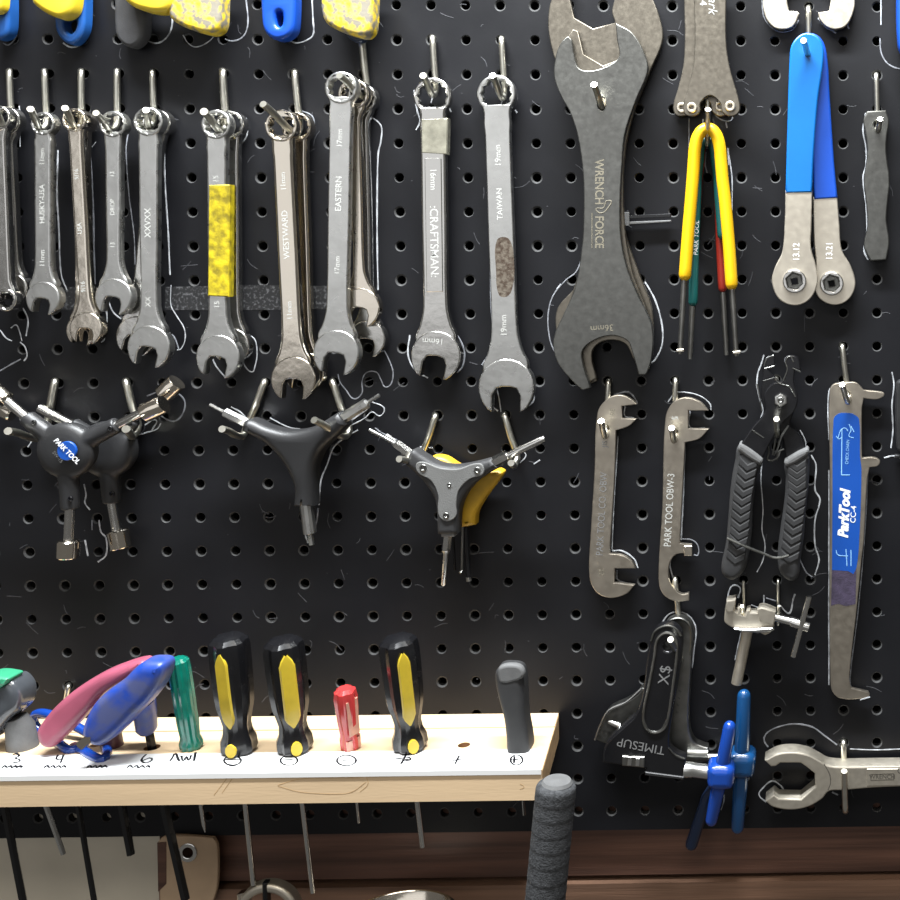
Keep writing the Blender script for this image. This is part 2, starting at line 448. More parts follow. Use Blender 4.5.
# ------------------------------------------------------------------ pen marks on the board
Bd = lambda u, v: W(u, v, 0.05)
NB = (0, -1, 0)
marks = [
 [(13, 0), (15, 18), (17, 30), (14, 40), (8, 45), (3, 43)], [(87, 0), (89, 18), (89.5, 30), (86, 40), (78, 46), (70, 47), (63, 43)],
 [(172, 12), (172, 26), (167, 37), (158, 43), (148, 41), (144, 38)], [(183, 35), (188, 43), (196, 47), (208, 42), (216, 34)],
 [(225, 39), (231, 41), (240, 39), (246, 32), (248, 20), (246, 0)], [(312, 0), (313, 20), (313, 35), (305, 41), (296, 43), (289, 40)],
 [(19, 106), (21, 118), (20, 140), (20, 147)], [(58, 150), (57, 195), (59, 230), (60, 262), (62, 278), (67, 290)], [(90, 150), (93, 200), (94, 250), (95, 284)],
 [(96, 142), (92, 147)], [(105, 300), (107, 320), (104, 340), (101, 342)], [(96, 340), (92, 300)], [(128, 134), (126, 150), (129, 195), (134, 235), (135, 265)],
 [(107, 297), (113, 312), (121, 319)], [(166, 115), (171, 126), (165, 145), (165, 180), (168, 230), (170, 275)], [(171, 285), (171, 305), (176, 315), (184, 328), (185, 340), (181, 349), (177, 350)], [(168, 333), (174, 337), (179, 350)],
 [(246, 118), (247, 135), (240, 148), (240, 200), (241, 285)], [(242, 325), (247, 333), (255, 340), (257, 355), (255, 366), (252, 372), (245, 366), (241, 354)],
 [(211, 355), (216, 366), (225, 377)], [(302, 111), (312, 116), (314, 126), (309, 131)], [(309, 147), (309, 190), (309, 300)], [(309, 318), (310, 345), (320, 352)], [(372, 117), (381, 126), (381, 140), (378, 155), (377, 230), (378, 290)],
 [(338, 374), (340, 382), (346, 390), (354, 399), (362, 393), (362, 382), (366, 373), (376, 372), (381, 380), (385, 387), (391, 384), (393, 372), (389, 360), (384, 350)],
 [(414, 90), (417, 110), (420, 122), (416, 130)], [(449, 107), (451, 112)], [(433, 95), (431, 103)],  [(449, 327), (456, 333), (464, 350), (463, 365), (457, 372), (452, 369)],
 [(410, 335), (408, 355), (415, 370), (428, 378)], [(505, 95), (501, 104)], [(515, 110), (517, 113)], [(490, 230), (491, 300), (492, 345), (482, 365)], [(496, 385), (499, 398), (501, 412)], [(534, 395), (533, 402), (527, 406), (525, 403)],
 [(479, 385), (487, 402), (498, 411)],
 [(582, 258), (576, 272), (566, 280), (553, 296), (548, 316), (550, 340), (556, 355)], [(561, 284), (557, 289)], [(645, 282), (655, 300), (662, 325), (662, 345), (655, 360), (651, 363)], [(569, 106), (571, 113)],
 [(689, 118), (689, 148)], [(728, 148), (729, 165)], [(729, 155), (732, 178), (732, 210)], [(703, 119), (703, 124)], [(713, 119), (714, 124)], [(714, 113), (720, 119), (730, 121), (733, 117)], [(726, 122), (727, 128)], [(706, 152), (705, 163), (707, 173)],
 [(762, 0), (764, 17), (772, 28), (782, 32), (793, 29), (799, 20)], [(818, 18), (826, 27), (836, 33)], [(847, 24), (849, 29)], [(881, 0), (881, 25)], [(880, 38), (881, 52), (886, 62), (893, 67), (900, 69)],
 [(866, 113), (863, 130), (866, 148), (866, 165), (863, 178), (866, 205), (867, 230), (864, 250), (868, 260)],
 [(789, 95), (790, 112)], [(790, 118), (789, 140), (788, 180)],
 [(147, 396), (158, 392), (170, 391), (180, 395), (185, 403), (182, 415), (175, 421), (168, 420), (161, 416)], [(130, 437), (145, 433), (157, 429), (161, 423)], [(145, 425), (156, 420), (152, 430)],
 [(84, 484), (86, 495), (85, 503), (90, 510)], [(92, 520), (92, 530)], [(99, 520), (101, 532), (106, 538), (106, 555), (98, 562)], [(85, 540), (88, 556)], [(28, 447), (33, 440), (38, 438)], [(102, 444), (106, 450)],
 [(231, 407), (240, 412), (246, 418)], [(270, 418), (288, 427), (300, 429)], [(358, 430), (346, 437), (334, 447), (327, 465), (321, 480), (319, 505)], [(318, 508), (317, 520), (314, 530)], [(372, 402), (384, 408), (380, 416), (372, 412), (365, 418), (352, 425)], [(367, 409), (352, 420)], [(302, 510), (304, 530), (308, 543)],
 [(375, 428), (382, 433), (397, 440)], [(420, 447), (433, 448)], [(534, 464), (540, 460)], [(520, 463), (526, 455), (520, 450)],
 [(614, 395), (628, 392), (636, 400), (637, 404)], [(625, 406), (625, 416), (634, 418)], [(618, 436), (617, 455), (614, 500), (612, 550)], [(612, 551), (622, 551), (634, 559), (638, 568)], [(617, 570), (618, 580), (633, 584)],
 [(668, 402), (676, 393), (690, 393), (702, 397), (710, 404), (711, 410)], [(690, 411), (690, 427), (705, 428)], [(685, 443), (684, 470), (683, 500), (681, 540)], [(680, 539), (692, 540), (698, 546), (698, 555), (694, 555)], [(672, 555), (670, 565), (673, 578)],
 [(764, 355), (761, 365), (758, 373), (757, 385), (760, 400), (763, 412), (755, 428), (748, 442)], [(774, 355), (767, 358), (766, 366)], [(784, 380), (788, 368), (785, 360), (790, 356), (793, 362), (792, 368)], [(768, 358), (774, 355)],
 [(762, 463), (761, 480), (763, 510), (762, 530), (765, 545), (763, 560), (757, 572)], [(811, 455), (816, 465), (815, 490), (820, 500), (815, 520), (815, 545), (819, 560), (815, 575)], [(800, 560), (806, 572), (812, 577)], [(800, 430), (805, 440), (806, 448)],
 [(832, 386), (829, 392), (828, 410), (829, 440)], [(829, 470), (829, 560), (829, 650), (829, 685)], [(868, 470), (865, 530), (861, 580), (857, 620), (850, 678), (852, 688), (862, 690), (869, 694)], [(860, 700), (870, 697)],
 [(727, 600), (732, 586), (740, 588), (738, 598)], [(751, 605), (762, 607), (764, 595)], [(766, 598), (776, 601)], [(780, 605), (786, 612), (790, 613), (793, 600), (795, 594)], [(741, 633), (736, 655), (735, 660)],
 [(660, 628), (668, 615), (680, 612), (691, 618), (696, 630), (694, 650), (692, 668)],
 [(768, 747), (764, 740), (767, 733), (778, 727), (795, 724), (812, 727), (825, 736), (837, 745)], [(850, 749), (875, 750), (903, 749)], [(766, 802), (759, 795), (763, 788), (772, 781), (780, 785), (784, 790)], [(832, 792), (838, 795)],
 [(723, 790), (724, 800), (721, 810)], [(892, 372), (894, 385), (892, 405), (893, 430), (891, 448)], [(884, 458), (893, 456), (902, 458)],
 [(0, 330), (6, 338), (12, 341)], [(0, 371), (10, 365), (21, 359)], [(20, 342), (25, 347), (27, 356), (24, 361)], [(11, 328), (16, 325), (19, 330), (22, 341)], [(23, 308), (28, 320), (26, 336)],
]
thin = []
for i, m in enumerate(marks):
    ribbons('outline_mark', [m], 1.5 if i % 3 else 1.15, 'marker' if i % 4 else 'marker_thin', board, Bd, NB)
sc_lines = []
for k in range(230):
    u, v = random.uniform(0, 900), random.uniform(0, 800)
    a = random.uniform(0, PI); L = random.uniform(3, 17)
    sc_lines.append([(u, v), (u + L * 0.5 * math.cos(a) + random.uniform(-2, 2), v + L * 0.5 * math.sin(a) + random.uniform(-2, 2)), (u + L * math.cos(a), v + L * math.sin(a))])
for k in range(70):
    u, v = random.uniform(0, 900), random.uniform(0, 800); sc_lines.append([(u, v), (u + random.uniform(0.6, 1.6), v + random.uniform(-0.6, 0.6))])
sf = ribbons('scratches', sc_lines, 0.8, 'scuff', board, Bd, NB, h=0.00008); sf['kind'] = 'stuff'
flat('tape_residue', [(165, 287, 1), (250, 285, 1), (335, 286, 1), (335, 309, 1), (250, 310, 1), (165, 310, 1)], 0, 0.15, 'residue', board, b=0, sm=0)
flat('tape_residue', [(56, 288, 1), (76, 287, 1), (76, 309, 1), (56, 310, 1)], 0, 0.15, 'residue', board, b=0, sm=0)

# ------------------------------------------------------------------ wire hooks
def hook(hole, low, tip, dtip, what, r=3.0, dleg=4.5, group='wire hooks in the pegboard'):
    (hu, hv), (lu, lv), (tu, tv) = hole, low, tip
    p = [W(hu, hv, -5), W(hu, hv, 0.5), W(hu, hv + 1.0, 3.2), W(hu + (lu - hu) * 0.12, hv + (lv - hv) * 0.12, dleg), W((hu + lu) / 2, (hv + lv) / 2, dleg)]
    L = W(lu, lv, dleg); T = W(tu, tv, dtip); low3 = L + Vector((0, -0.006, -0.003))
    p += [L + Vector((0, 0, 0.003)), low3, low3.lerp(T, 0.35) + Vector((0, 0, -0.0015)), low3.lerp(T, 0.7), T]
    q = spline3(p, 4)
    v, f = tubes([(q, r * 0.00074)], 10)
    return own(mesh('peg_hook', v, f, 'wire', None, 40), 'bent steel wire hook ' + what, 'hook', group)
hook((9.3, 71), (11, 124), (-6, 108), 40, 'at the left edge carrying the two leftmost wrenches')
hook((44.5, 71), (46.5, 127), (30.5, 109), 42, 'through the ring of the grey matte wrench with three stampings')
hook((81, 71), (81.5, 126), (65, 108), 42, 'through the ring of the narrow golden-sheen wrench')
hook((117, 71), (117, 127), (96, 113), 42, 'through the ring of the short wrench beside the golden one')
hook((152.5, 72), (154, 124), (146, 110), 32, 'behind the ring of the scratched rough wrench')
hook((222.5, 71), (226, 128), (204, 111.5), 46, 'through the ring of the yellow taped wrench', r=3.6)
hook((294.5, 72), (300, 130), (263, 104), 52, 'with a long arm through the ring of the polished bronze-sheen wrench', r=3.3)
hook((362, 40), (367, 94), (339.5, 75.5), 40, 'above the stack of three wrenches', r=3.4)
hook((432.5, 38), (436, 92), (423, 75.5), 40, 'through the ring of the wrench with clear tape', r=3.2)
hook((501.5, 39), (505, 95), (492.5, 75.5), 34, 'through the ring of the rust-patched wrench', r=3.2)
hook((604, 75), (605, 107), (594, 84.5), 38, 'poking through the big double-ended plate wrenches', r=3.2)
hook((708, 75), (708, 142), (708, 109.5), 36, 'holding the yellow bent spanner', r=3.0)
hook((808.5, 8), (809, 53), (803.5, 40.5), 36, 'through the blue dipped crank wrenches', r=3.1)
hook((876.3, 75), (877.5, 127), (880, 119), 22, 'holding the wavy grey bar', r=2.9)
hook((55, 381), (46, 432), (8, 431), 56, 'left of the pair under the round-bodied socket wrenches', r=3.6)
hook((126, 381), (138, 430), (126, 429), 56, 'right of the pair under the round-bodied socket wrenches', r=3.6)
hook((264.5, 381.5), (247, 430), (222, 429), 44, 'left of the pair under the plain black three-way tool', r=3.4)
hook((332.5, 381.5), (349, 431), (314, 420), 46, 'right of the pair under the plain black three-way tool', r=3.4)
hook((435.5, 415.5), (423, 457), (399, 459), 44, 'left of the pair under the screwed three-way tool', r=3.2)
hook((504.5, 414.5), (517, 459), (511, 463), 44, 'right of the pair under the screwed three-way tool', r=3.2)
hook((608.5, 381), (606.5, 431), (601, 421), 26, 'through the bronze bar with two open jaws', r=3.0)
hook((675.5, 380), (675, 435), (671.7, 428), 26, 'through the bronze bar with a round hooked end', r=3.0)
hook((776, 379), (777, 430), (776.5, 419), 40, 'between the arms of the ribbed pliers', r=2.8)
hook((842.3, 346), (848, 397), (842, 384.5), 26, 'at the top of the blue labelled chain gauge', r=3.0)
hook((743.5, 581), (744, 612), (742, 606), 24, 'left of the two behind the small silver chain breaker', r=1.6)
hook((778, 580), (778, 618), (779, 606), 20, 'right of the two behind the small silver chain breaker', r=1.6)
hook((675, 579), (682, 652), (670.5, 639.5), 46, 'through the tops of the black chain presses', r=3.0)
hook((843.6, 742), (845, 803), (844.2, 771), 26, 'cradling the thick slotted headset wrench', r=3.3)
hook((68.5, 685), (65, 708), (64, 704), 14, 'behind the pink handle above the shelf', r=2.6)

# ------------------------------------------------------------------ combination wrenches
def rotp(u, v, B, ax):                     # local (along, across) -> photo
    return (B[0] + ax[0] * u - ax[1] * v, B[1] + ax[1] * u + ax[0] * v)
def open_head(J, ax, rj, slot, sa, w, depth=0.0):
    ca, sn = math.cos(sa), math.sin(sa)
    loc = []
    h = slot
    def tr(u, v): return (u * ca - v * sn, u * sn + v * ca)
    # outer arc from one jaw tip round the back to the other
    e = math.asin(min(0.95, (h + 0.16 * rj) / rj))
    n = 22
    pts = []
    for k in range(n + 1):
        a = e + (2 * PI - 2 * e) * k / n
        st = 1.0 + 0.10 * max(0, math.cos(a)) ** 1
        pts.append((rj * math.cos(a) * st, rj * math.sin(a)))
    inner = [(rj * 0.90, -h), (depth + 0.30 * rj, -h), (depth + 0.05 * rj, -h * 0.72), (depth, -h * 0.3), (depth, h * 0.3), (depth + 0.05 * rj, h * 0.72), (depth + 0.30 * rj, h), (rj * 0.90, h)]
    out = [tr(u, v) for u, v in pts + inner]
    return [rotp(u, v, J, ax) for u, v in out]
def wrench(name, label, B, J, rb, rj, w0, w1, d, mat='chrome', ri=0.76, slot=0.46, sa=0.2, tring=7.5, tsh=5.5, ring2=False, group='combination wrenches on the pegboard', panel=False, text=(), tcol='stamp_glint', bsh=1.6):
    ax = Vector((J[0] - B[0], J[1] - B[1])); L = ax.length; ax = (ax.x / L, ax.y / L)
    t = thing(name, label, 'wrench', W(J[0], J[1], d), group)
    flat('box_end', circ(*B, rb, 40), d, tring, mat, t, holes=[star(*B, rb * ri * 1.06, rb * ri * 0.93, 12)], b=1.1, seg=3, sm=0, smooth=30)
    hw = [(rb * 0.55, rb * 0.74), (rb * 0.98, rb * 0.66), (rb * 1.5, w0 * 1.06), (rb * 2.1, w0)]
    k = 2.0 if not ring2 else 1.8
    hw += [(L * 0.5, (w0 + w1) / 2), (L - rj * k, w1), (L - rj * 1.25, w1 + (rj - w1) * 0.28), (L - rj * 0.85, w1 + (rj - w1) * 0.62), (L - rj * 0.55, rj * 0.80)]
    hw = [p for i, p in enumerate(hw) if i == 0 or p[0] > hw[i - 1][0]]
    pts = [rotp(u, -v, B, ax) for u, v in hw] + [rotp(u, v, B, ax) for u, v in reversed(hw)]
    sh_ = flat('shank', [(p[0], p[1], 1 if i in (0, len(hw) - 1, len(hw), 2 * len(hw) - 1) else 0) for i, p in enumerate(pts)], d + 1.2, tsh, mat, t, b=bsh, seg=3, sm=5, smooth=50)
    if ring2:
        flat('ratchet_end', circ(*J, rj, 36), d + 0.3, 7.5, mat, t, holes=[star(*J, rj * 0.74, rj * 0.64, 12)], b=1.1, seg=3, sm=0, smooth=30)
    else:
        flat('open_end', open_head(J, ax, rj, rj * slot, sa, w1), d + 0.3, 7.2, mat, t, b=1.0, seg=3, sm=0, smooth=30)
    if panel:
        a, b_ = panel
        q = [rotp(u, v, B, ax) for u, v in ((a, -w0 * 0.66), (b_, -w1 * 0.66), (b_, w1 * 0.66), (a, w0 * 0.66))]
        flat('raised_panel', [(*p, 1) for p in q], d + 1.2 + tsh - 0.2, 0.9, mat, t, b=0.5, sm=0)
    ang = math.degrees(math.atan2(ax[1], ax[0]))
    for s, frac, h, flip in text:
        p = rotp(L * frac, 0, B, ax)
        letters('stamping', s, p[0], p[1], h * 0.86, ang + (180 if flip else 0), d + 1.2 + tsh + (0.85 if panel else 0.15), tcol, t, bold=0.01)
    return t
W_ = wrench
W_('ratchet_wrench', 'leftmost wrench cut by the photo edge with a closed ring at its bottom', (-3, 118), (4.5, 300), 13, 11.5, 6.5, 6.5, 14, 'chrome', ring2=True)
W_('combination_wrench', 'thin dark-panelled wrench half hidden at the left edge behind the ring-ended one', (5, 121), (13, 288), 14.5, 14, 5.5, 6, 4, 'chrome', panel=(40, 105), text=[('CRAFTSMAN', 0.45, 4, False)])
W_('combination_wrench', 'matte grey wrench with three stampings, first full one from the left', (42, 123.5), (42.4, 298.5), 11.8, 17, 8.4, 8.4, 14, 'satin', text=[('11mm', 0.19, 5.5, True), ('HUSKY-USA', 0.46, 6, True), ('11mm', 0.77, 5.5, True)], bsh=1.5)
W_('combination_wrench', 'hidden wrench behind the narrow golden-sheen one', (79, 122), (81.5, 330), 12, 16, 7, 7, 4, 'polished')
W_('combination_wrench', 'narrow polished wrench with a golden sheen between two matte wrenches', (73.5, 119.8), (85.5, 328.5), 12, 16.5, 7.4, 7.2, 14, 'polished', text=[('9/16', 0.26, 5, True), ('USA', 0.52, 5, True), ('9/16', 0.80, 5, True)], bsh=2.4)
W_('combination_wrench', 'short bright wrench with a low jaw beside the golden-sheen one', (112, 124), (113, 297), 13.3, 18.5, 7.8, 7.2, 12, 'satin', text=[('13', 0.29, 5, True), ('DROP', 0.48, 5, True), ('13', 0.70, 5, True)])
W_('combination_wrench', 'hidden wrench behind the scratched one, its jaw peeking out on the left', (156, 123), (135.5, 336), 14, 20, 7.5, 8.5, 3, 'chrome')
W_('combination_wrench', 'scratched rough steel wrench left of the bare hole column', (147.5, 121.5), (148.3, 347), 14.6, 21.5, 9.8, 8.8, 13, 'satin', text=[('XXVXX', 0.45, 7, True), ('XX', 0.80, 6, True)])
W_('combination_wrench', 'hidden wrench behind the yellow taped one', (229, 125), (231, 346), 14.5, 18, 8.5, 8.5, 4, 'chrome')
ty = W_('combination_wrench', 'grey wrench with yellow tape around its shank', (215.5, 124.3), (217.5, 357), 14.8, 22, 9.6, 9.5, 15, 'satin', text=[('15', 0.235, 6, True), ('15', 0.775, 6, True)], bsh=1.5)
flat('tape_wrap', [(208.5, 185, 1), (229.6, 184.5, 1), (228.5, 297, 1), (207.5, 296, 1)], 15.6, 7.0, 'yellow_tape', ty, b=0.8, sm=0, label='crinkled yellow tape')
W_('combination_wrench', 'hidden wrench behind the polished bronze-sheen one', (296, 127), (304, 372), 15, 20, 9, 9, 4, 'polished', bsh=2.2)
W_('combination_wrench', 'polished bronze-sheen wrench hanging lowest beside the yellow taped one', (280.5, 125.6), (293, 379), 16.2, 22.5, 10.2, 10.6, 16, 'polished', text=[('11mm', 0.22, 6, True), ('WESTWARD', 0.43, 7, True), ('11mm', 0.73, 6, True)], bsh=2.4, sa=0.12)
W_('combination_wrench', 'rearmost wrench of the stack of three, its jaw lowest on the right', (361, 98), (366.5, 339), 15, 18.5, 6, 6, 3, 'chrome')
W_('combination_wrench', 'middle wrench of the stack of three with a short shank', (353, 94), (359.5, 308), 15.5, 20, 6, 6, 11, 'polished')
W_('combination_wrench', 'front wrench of the stack of three, broad and matte', (340.6, 87.5), (335.8, 353), 16.3, 23, 10.7, 10.5, 20, 'satin', text=[('17mm', 0.19, 6, True), ('EASTERN', 0.40, 7, True), ('17mm', 0.67, 6, True)], bsh=0.9, sa=0.15)
tc_ = W_('combination_wrench', 'wrench with a clear taped neck and a raised lettered panel', (432, 96), (435.5, 356), 18.8, 25, 12.6, 12.4, 6, 'chrome', ri=0.76, panel=(62, 196), text=[('16mm', 0.32, 7, False), (':CRAFTSMAN:', 0.56, 9.5, False)], tring=6)
flat('clear_tape_wrap', [(421, 119, 1), (447.8, 118, 1), (447, 154.5, 1), (421.5, 153, 1)], 6.6, 6.6, 'clear_tape', tc_, b=0.7, sm=0)
letters('stamping', '16mm', 433, 341, 6, 183, 13.7, 'stamp_glint', tc_)
tr_ = W_('combination_wrench', 'largest combination wrench, with a brown rust patch on its shank', (496, 94), (506, 387), 19.3, 28, 12.4, 12.8, 6, 'satin', ri=0.76, text=[('19mm', 0.21, 7, True), ('TAIWAN', 0.375, 6.5, True), ('19mm', 0.79, 7, True)], tring=6.5, sa=0.05, bsh=0.8, slot=0.5)
flat('rust_patch', [(497, 240), (509, 239), (514, 262), (513, 285), (508, 296), (499, 295), (496, 270)], 12.6, 0.15, 'rust', tr_, b=0, label='brown rust patch')

# ------------------------------------------------------------------ big plate wrenches
G = 'stacked plate wrenches'
t = thing('plate_wrench', 'rearmost brownish plate wrench with the widest top jaw', 'wrench', W(600, 380, 3), G)
flat('plate', [(570, -18, 1), (553, -4), (548, 22), (552, 50), (566, 90), (580, 130), (588, 165), (590, 235), (576, 285), (558, 307), (555.5, 326), (562, 352), (580, 374), (590, 384, 1), (597, 381, 1), (590, 350), (600, 338), (620, 338), (630, 350), (640, 374, 1), (648, 368), (653, 340), (651.5, 307), (640, 276), (625, 231), (622, 180), (628, 130), (650, 71), (661, 46), (662.5, 30), (653, 0), (640, -18, 1), (618, -10, 1), (612, 10), (615, 22.5, 1), (593, 28.5, 1), (574, 17.5, 1), (569, -5, 1)], 3, 4.5, 'plate_brown', t, b=0.7, seg=2)
t = thing('plate_wrench', 'middle plate wrench of the stack, glimpsed inside the front jaw', 'wrench', W(605, 375, 9), G)
flat('plate', [(573, 29, 1), (560, 50), (557, 78), (570, 108), (584, 150), (588, 210), (585, 250), (570, 300), (560, 335), (570, 365), (590, 382, 1), (596, 378, 1), (592, 352), (604, 341), (624, 343), (633, 358), (640, 372, 1), (650, 345), (648, 315), (632, 270), (624, 220), (625, 150), (640, 90), (646, 70), (636, 45), (624, 34, 1), (621, 58, 1), (603, 65.5, 1), (583.5, 54, 1), (578, 31, 1)], 9, 4.5, 'plate_brown', t, b=0.7, seg=2)
t = thing('plate_wrench', 'front dark grey plate wrench with open jaws at both ends and worn lettering', 'wrench', W(600, 385, 15), G)
flat('plate', [(567.3, 36.5), (559, 46), (554.5, 62), (554.3, 78), (561, 96.4), (570.4, 113.5), (578, 138), (583, 175), (583.6, 215), (582, 245), (575, 287), (563, 315), (555, 333), (553, 345), (558, 363.6), (573.7, 382.7), (582.6, 390.4, 1), (590.3, 387.8, 1), (581.5, 356), (588, 344), (609.5, 335.7), (627, 340.6), (632.5, 353.3), (638.8, 375, 1), (646.5, 373.5), (652.5, 350), (651.6, 325), (637.6, 294.6), (627.3, 269), (621, 238), (620, 205), (622, 163), (625, 133), (636, 100), (647.5, 71.6), (645, 55), (632.5, 33), (615.5, 22.8, 1), (617, 40), (619.2, 55), (614, 62), (597, 69.5), (583, 70), (576.7, 65), (571.3, 39, 1)], 15, 4.5, 'plate', t, holes=[spline([(601, 97), (605, 99), (605.5, 106), (602.5, 110.5), (598.5, 108), (597.5, 101)], 4)], b=0.7, seg=2)
letters('lettering', 'WRENCH', 599, 182, 8.5, 90, 19.65, 'engrave_tan', t, bold=0.02, sx=0.86)
letters('lettering', 'FORCE', 599, 232, 8.5, 90, 19.65, 'engrave_tan', t, bold=0.02, sx=0.86)
ribbons('lettering', [[(606, 201), (603, 208), (596, 209), (602, 213), (610, 205), (611, 201), (606, 201)], [(592, 213), (592, 248)]], 1.0, 'engrave_tan', t, lambda u, v: W(u, v, 19.6), NB)
letters('stamping', '36mm', 602, 328, 6.5, 176, 19.65, 'engrave_tan', t)
t = thing('cable_tie', 'pair of thin black plastic straps sticking out right of the big plate wrench', 'strap', W(648, 220, 3))
flat('strap', [(622, 215.5, 1), (671, 213.5, 1), (671, 217, 1), (622, 219, 1)], 4, 2, 'black_gloss', t, b=0.4, sm=0)
flat('strap', [(622, 222, 1), (671, 220, 1), (671, 222, 1), (622, 225, 1)], 4, 2, 'rubber_grey', t, b=0.4, sm=0)
flat('clip', [(623, 212, 1), (629, 212, 1), (629, 226, 1), (623, 226, 1)], 5.5, 2.5, 'rubber_grey', t, b=0.4, sm=0)

# ------------------------------------------------------------------ pin spanners (top), yellow bent spanners
def pinspan(label, off, d, txt):
    t = thing('pin_spanner', label, 'spanner', W(708 + off, 115, d), 'pin spanners above the yellow bent spanner')
    o = lambda L: [(p[0] + off, *p[1:]) for p in L]
    flat('plate', o([(692, -30, 1), (694, 0), (694, 58), (688, 88), (683, 106), (686, 115), (696, 115.5), (700, 111), (700.5, 103), (710, 95.5), (720, 103), (722.5, 112), (731, 116.5), (739, 112), (739.5, 102), (729.5, 66), (726, 38), (726, 0), (726, -30, 1)]), d, 4, 'plate_brown', t, b=0.7, seg=2)
    for c in ((691.5, 107.5), (730, 106)):
        flat('pin', circ(c[0] + off, c[1], 5.2, 20), d + 4, 3.0, 'nickel_light', t, holes=[circ(c[0] + off, c[1], 2.6, 6)], b=0.5, sm=0)
    if txt:
        letters('lettering', '4', 703, 3, 6, 90, d + 4.15, 'white_print', t, bold=0.03)
        letters('lettering', 'Park', 712.5, 2, 9, 90, d + 4.15, 'stamp_glint', t, shear=0.3)
pinspan('rear brown pin spanner showing along the left of the lettered one', -10, 3, False)
pinspan('front brown pin spanner with the number 4 above the yellow bent spanner', 0, 11, True)
def bent(label, pts, r, mat, d, ends, tip):
    t = thing('bent_spanner', label, 'spanner', W(pts[0][0], ends[0][1][1], d), 'dipped bent spanners on one hook')
    tube('dipped_handle', [(u, v, d) for u, v in pts], r, mat, t, n=14, cap='round', sp=6)
    for a, b_ in ends:
        tube('prong', [(*a, d), (*b_, d)], [3.2, 2.4], 'steel_dark', t, n=10)
        if tip: flat('prong_pin', [(b_[0] - 3.6, b_[1] - 4.5, 1), (b_[0] + 3.6, b_[1] - 5, 1), (b_[0] + 3.6, b_[1] - 2.4, 1), (b_[0] - 3.6, b_[1] - 2, 1)], d + 1, 3, 'nickel_light', t, b=0.3, sm=0)
    return t
bent('red dipped bent spanner behind the right leg of the yellow one', [(722.5, 288), (720.5, 250), (718.5, 200), (716, 165), (708, 140), (700, 165), (697, 200), (694, 240)], 4.4, 'red_dip', 5, [((723, 292), (726.5, 355))], False)
tg = bent('dark green dipped bent spanner behind the left leg of the yellow one', [(693, 302), (694.5, 250), (696.5, 200), (699, 165), (707, 140), (716, 165), (719, 200), (722, 235)], 4.6, 'green_dip', 11, [((692.5, 306), (690, 359))], False)
letters('lettering', 'PARK TOOL', 696.5, 238, 4.5, -88, 15.2, 'white_print', tg, shear=0.2)
bent('bright yellow dipped bent spanner with two dark prongs', [(685, 275), (688, 235), (691, 200), (692.6, 180), (694.0, 160), (695.0, 148), (697.4, 138), (702, 131), (707.5, 128.8), (713, 131), (717.5, 138), (719.8, 148), (721.0, 160), (722.6, 180), (725, 200), (729, 245), (731.6, 284)], 6.2, 'yellow', 21, [((684.5, 277), (680, 354)), ((732, 286), (736.5, 356))], True)

# ------------------------------------------------------------------ C-shaped spanner, blue crank wrenches, wavy bar
t = thing('hook_spanner', 'cream nickel C-shaped spanner cut off by the top of the photo', 'spanner', W(808, 30, 3))
flat('plate', [(763, -2), (765, 16), (773, 26.7), (782.7, 29.3), (793.3, 25.8), (799.6, 13.5, 1), (797, 11.6), (789, 10.7, 1), (787, -2), (790, -20), (808, -30), (828, -20), (830.7, -2), (829, 10.7, 1), (818, 12.4, 1), (820, 19.5), (827, 26.7), (836, 29.3), (846.7, 25), (853.8, 10.7), (854.7, -2), (845, -36), (808, -54), (772, -36)], 3, 5, 'nickel_light', t, b=0.8, seg=2)
def crank(label, grip, head, hc, hr, d, mat, sock, txt, tp):
    t = thing('crank_wrench', label, 'wrench', W(hc[0], hc[1] + hr, d), 'blue dipped crank wrenches')
    flat('steel_plate', head, d, 4, 'nickel_light', t, holes=[circ(*sock, 9.0, 24)], b=0.7, seg=2)
    flat('socket', circ(*sock, 12, 32), d + 1.0, 6, 'chrome', t, holes=[circ(*sock, 8.6, 6, 0.3)], b=0.9, seg=2, sm=0)
    flat('socket_core', circ(*sock, 8.8, 6, 0.3), d + 0.5, 2.2, 'plate', t, holes=[circ(*sock, 4.2, 4, 0.6)], b=0.6, sm=0)
    flat('dipped_grip', grip, d - 0.8, 5.6, mat, t, b=1.3, seg=3, holes=[])
    letters('stamping', txt, tp[0], tp[1], 6.5, -90, d + 4.15, 'white_print', t, sx=0.9)
crank('right blue dipped crank wrench hanging behind its twin', [(808, 33.5), (820, 37), (826.5, 52), (830, 100), (834, 160), (837.5, 198, 1), (814, 199.5, 1), (810, 120), (797, 50)],
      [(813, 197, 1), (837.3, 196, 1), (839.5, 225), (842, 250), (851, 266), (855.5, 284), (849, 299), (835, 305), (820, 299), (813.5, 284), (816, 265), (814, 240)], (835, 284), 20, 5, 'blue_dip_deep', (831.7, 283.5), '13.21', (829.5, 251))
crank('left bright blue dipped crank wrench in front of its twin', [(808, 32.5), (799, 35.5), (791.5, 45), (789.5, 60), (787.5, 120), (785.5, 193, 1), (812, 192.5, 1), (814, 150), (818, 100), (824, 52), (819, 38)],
      [(785.3, 190, 1), (812.3, 190, 1), (811.5, 225), (811, 247), (816, 266), (817.6, 282), (810, 299), (794.7, 305.5), (779, 299), (771.8, 282), (774.5, 268), (782, 252), (784.5, 225)], (794.7, 282), 23, 13, 'blue_dip', (794.5, 281.2), '13.12', (796.5, 252))
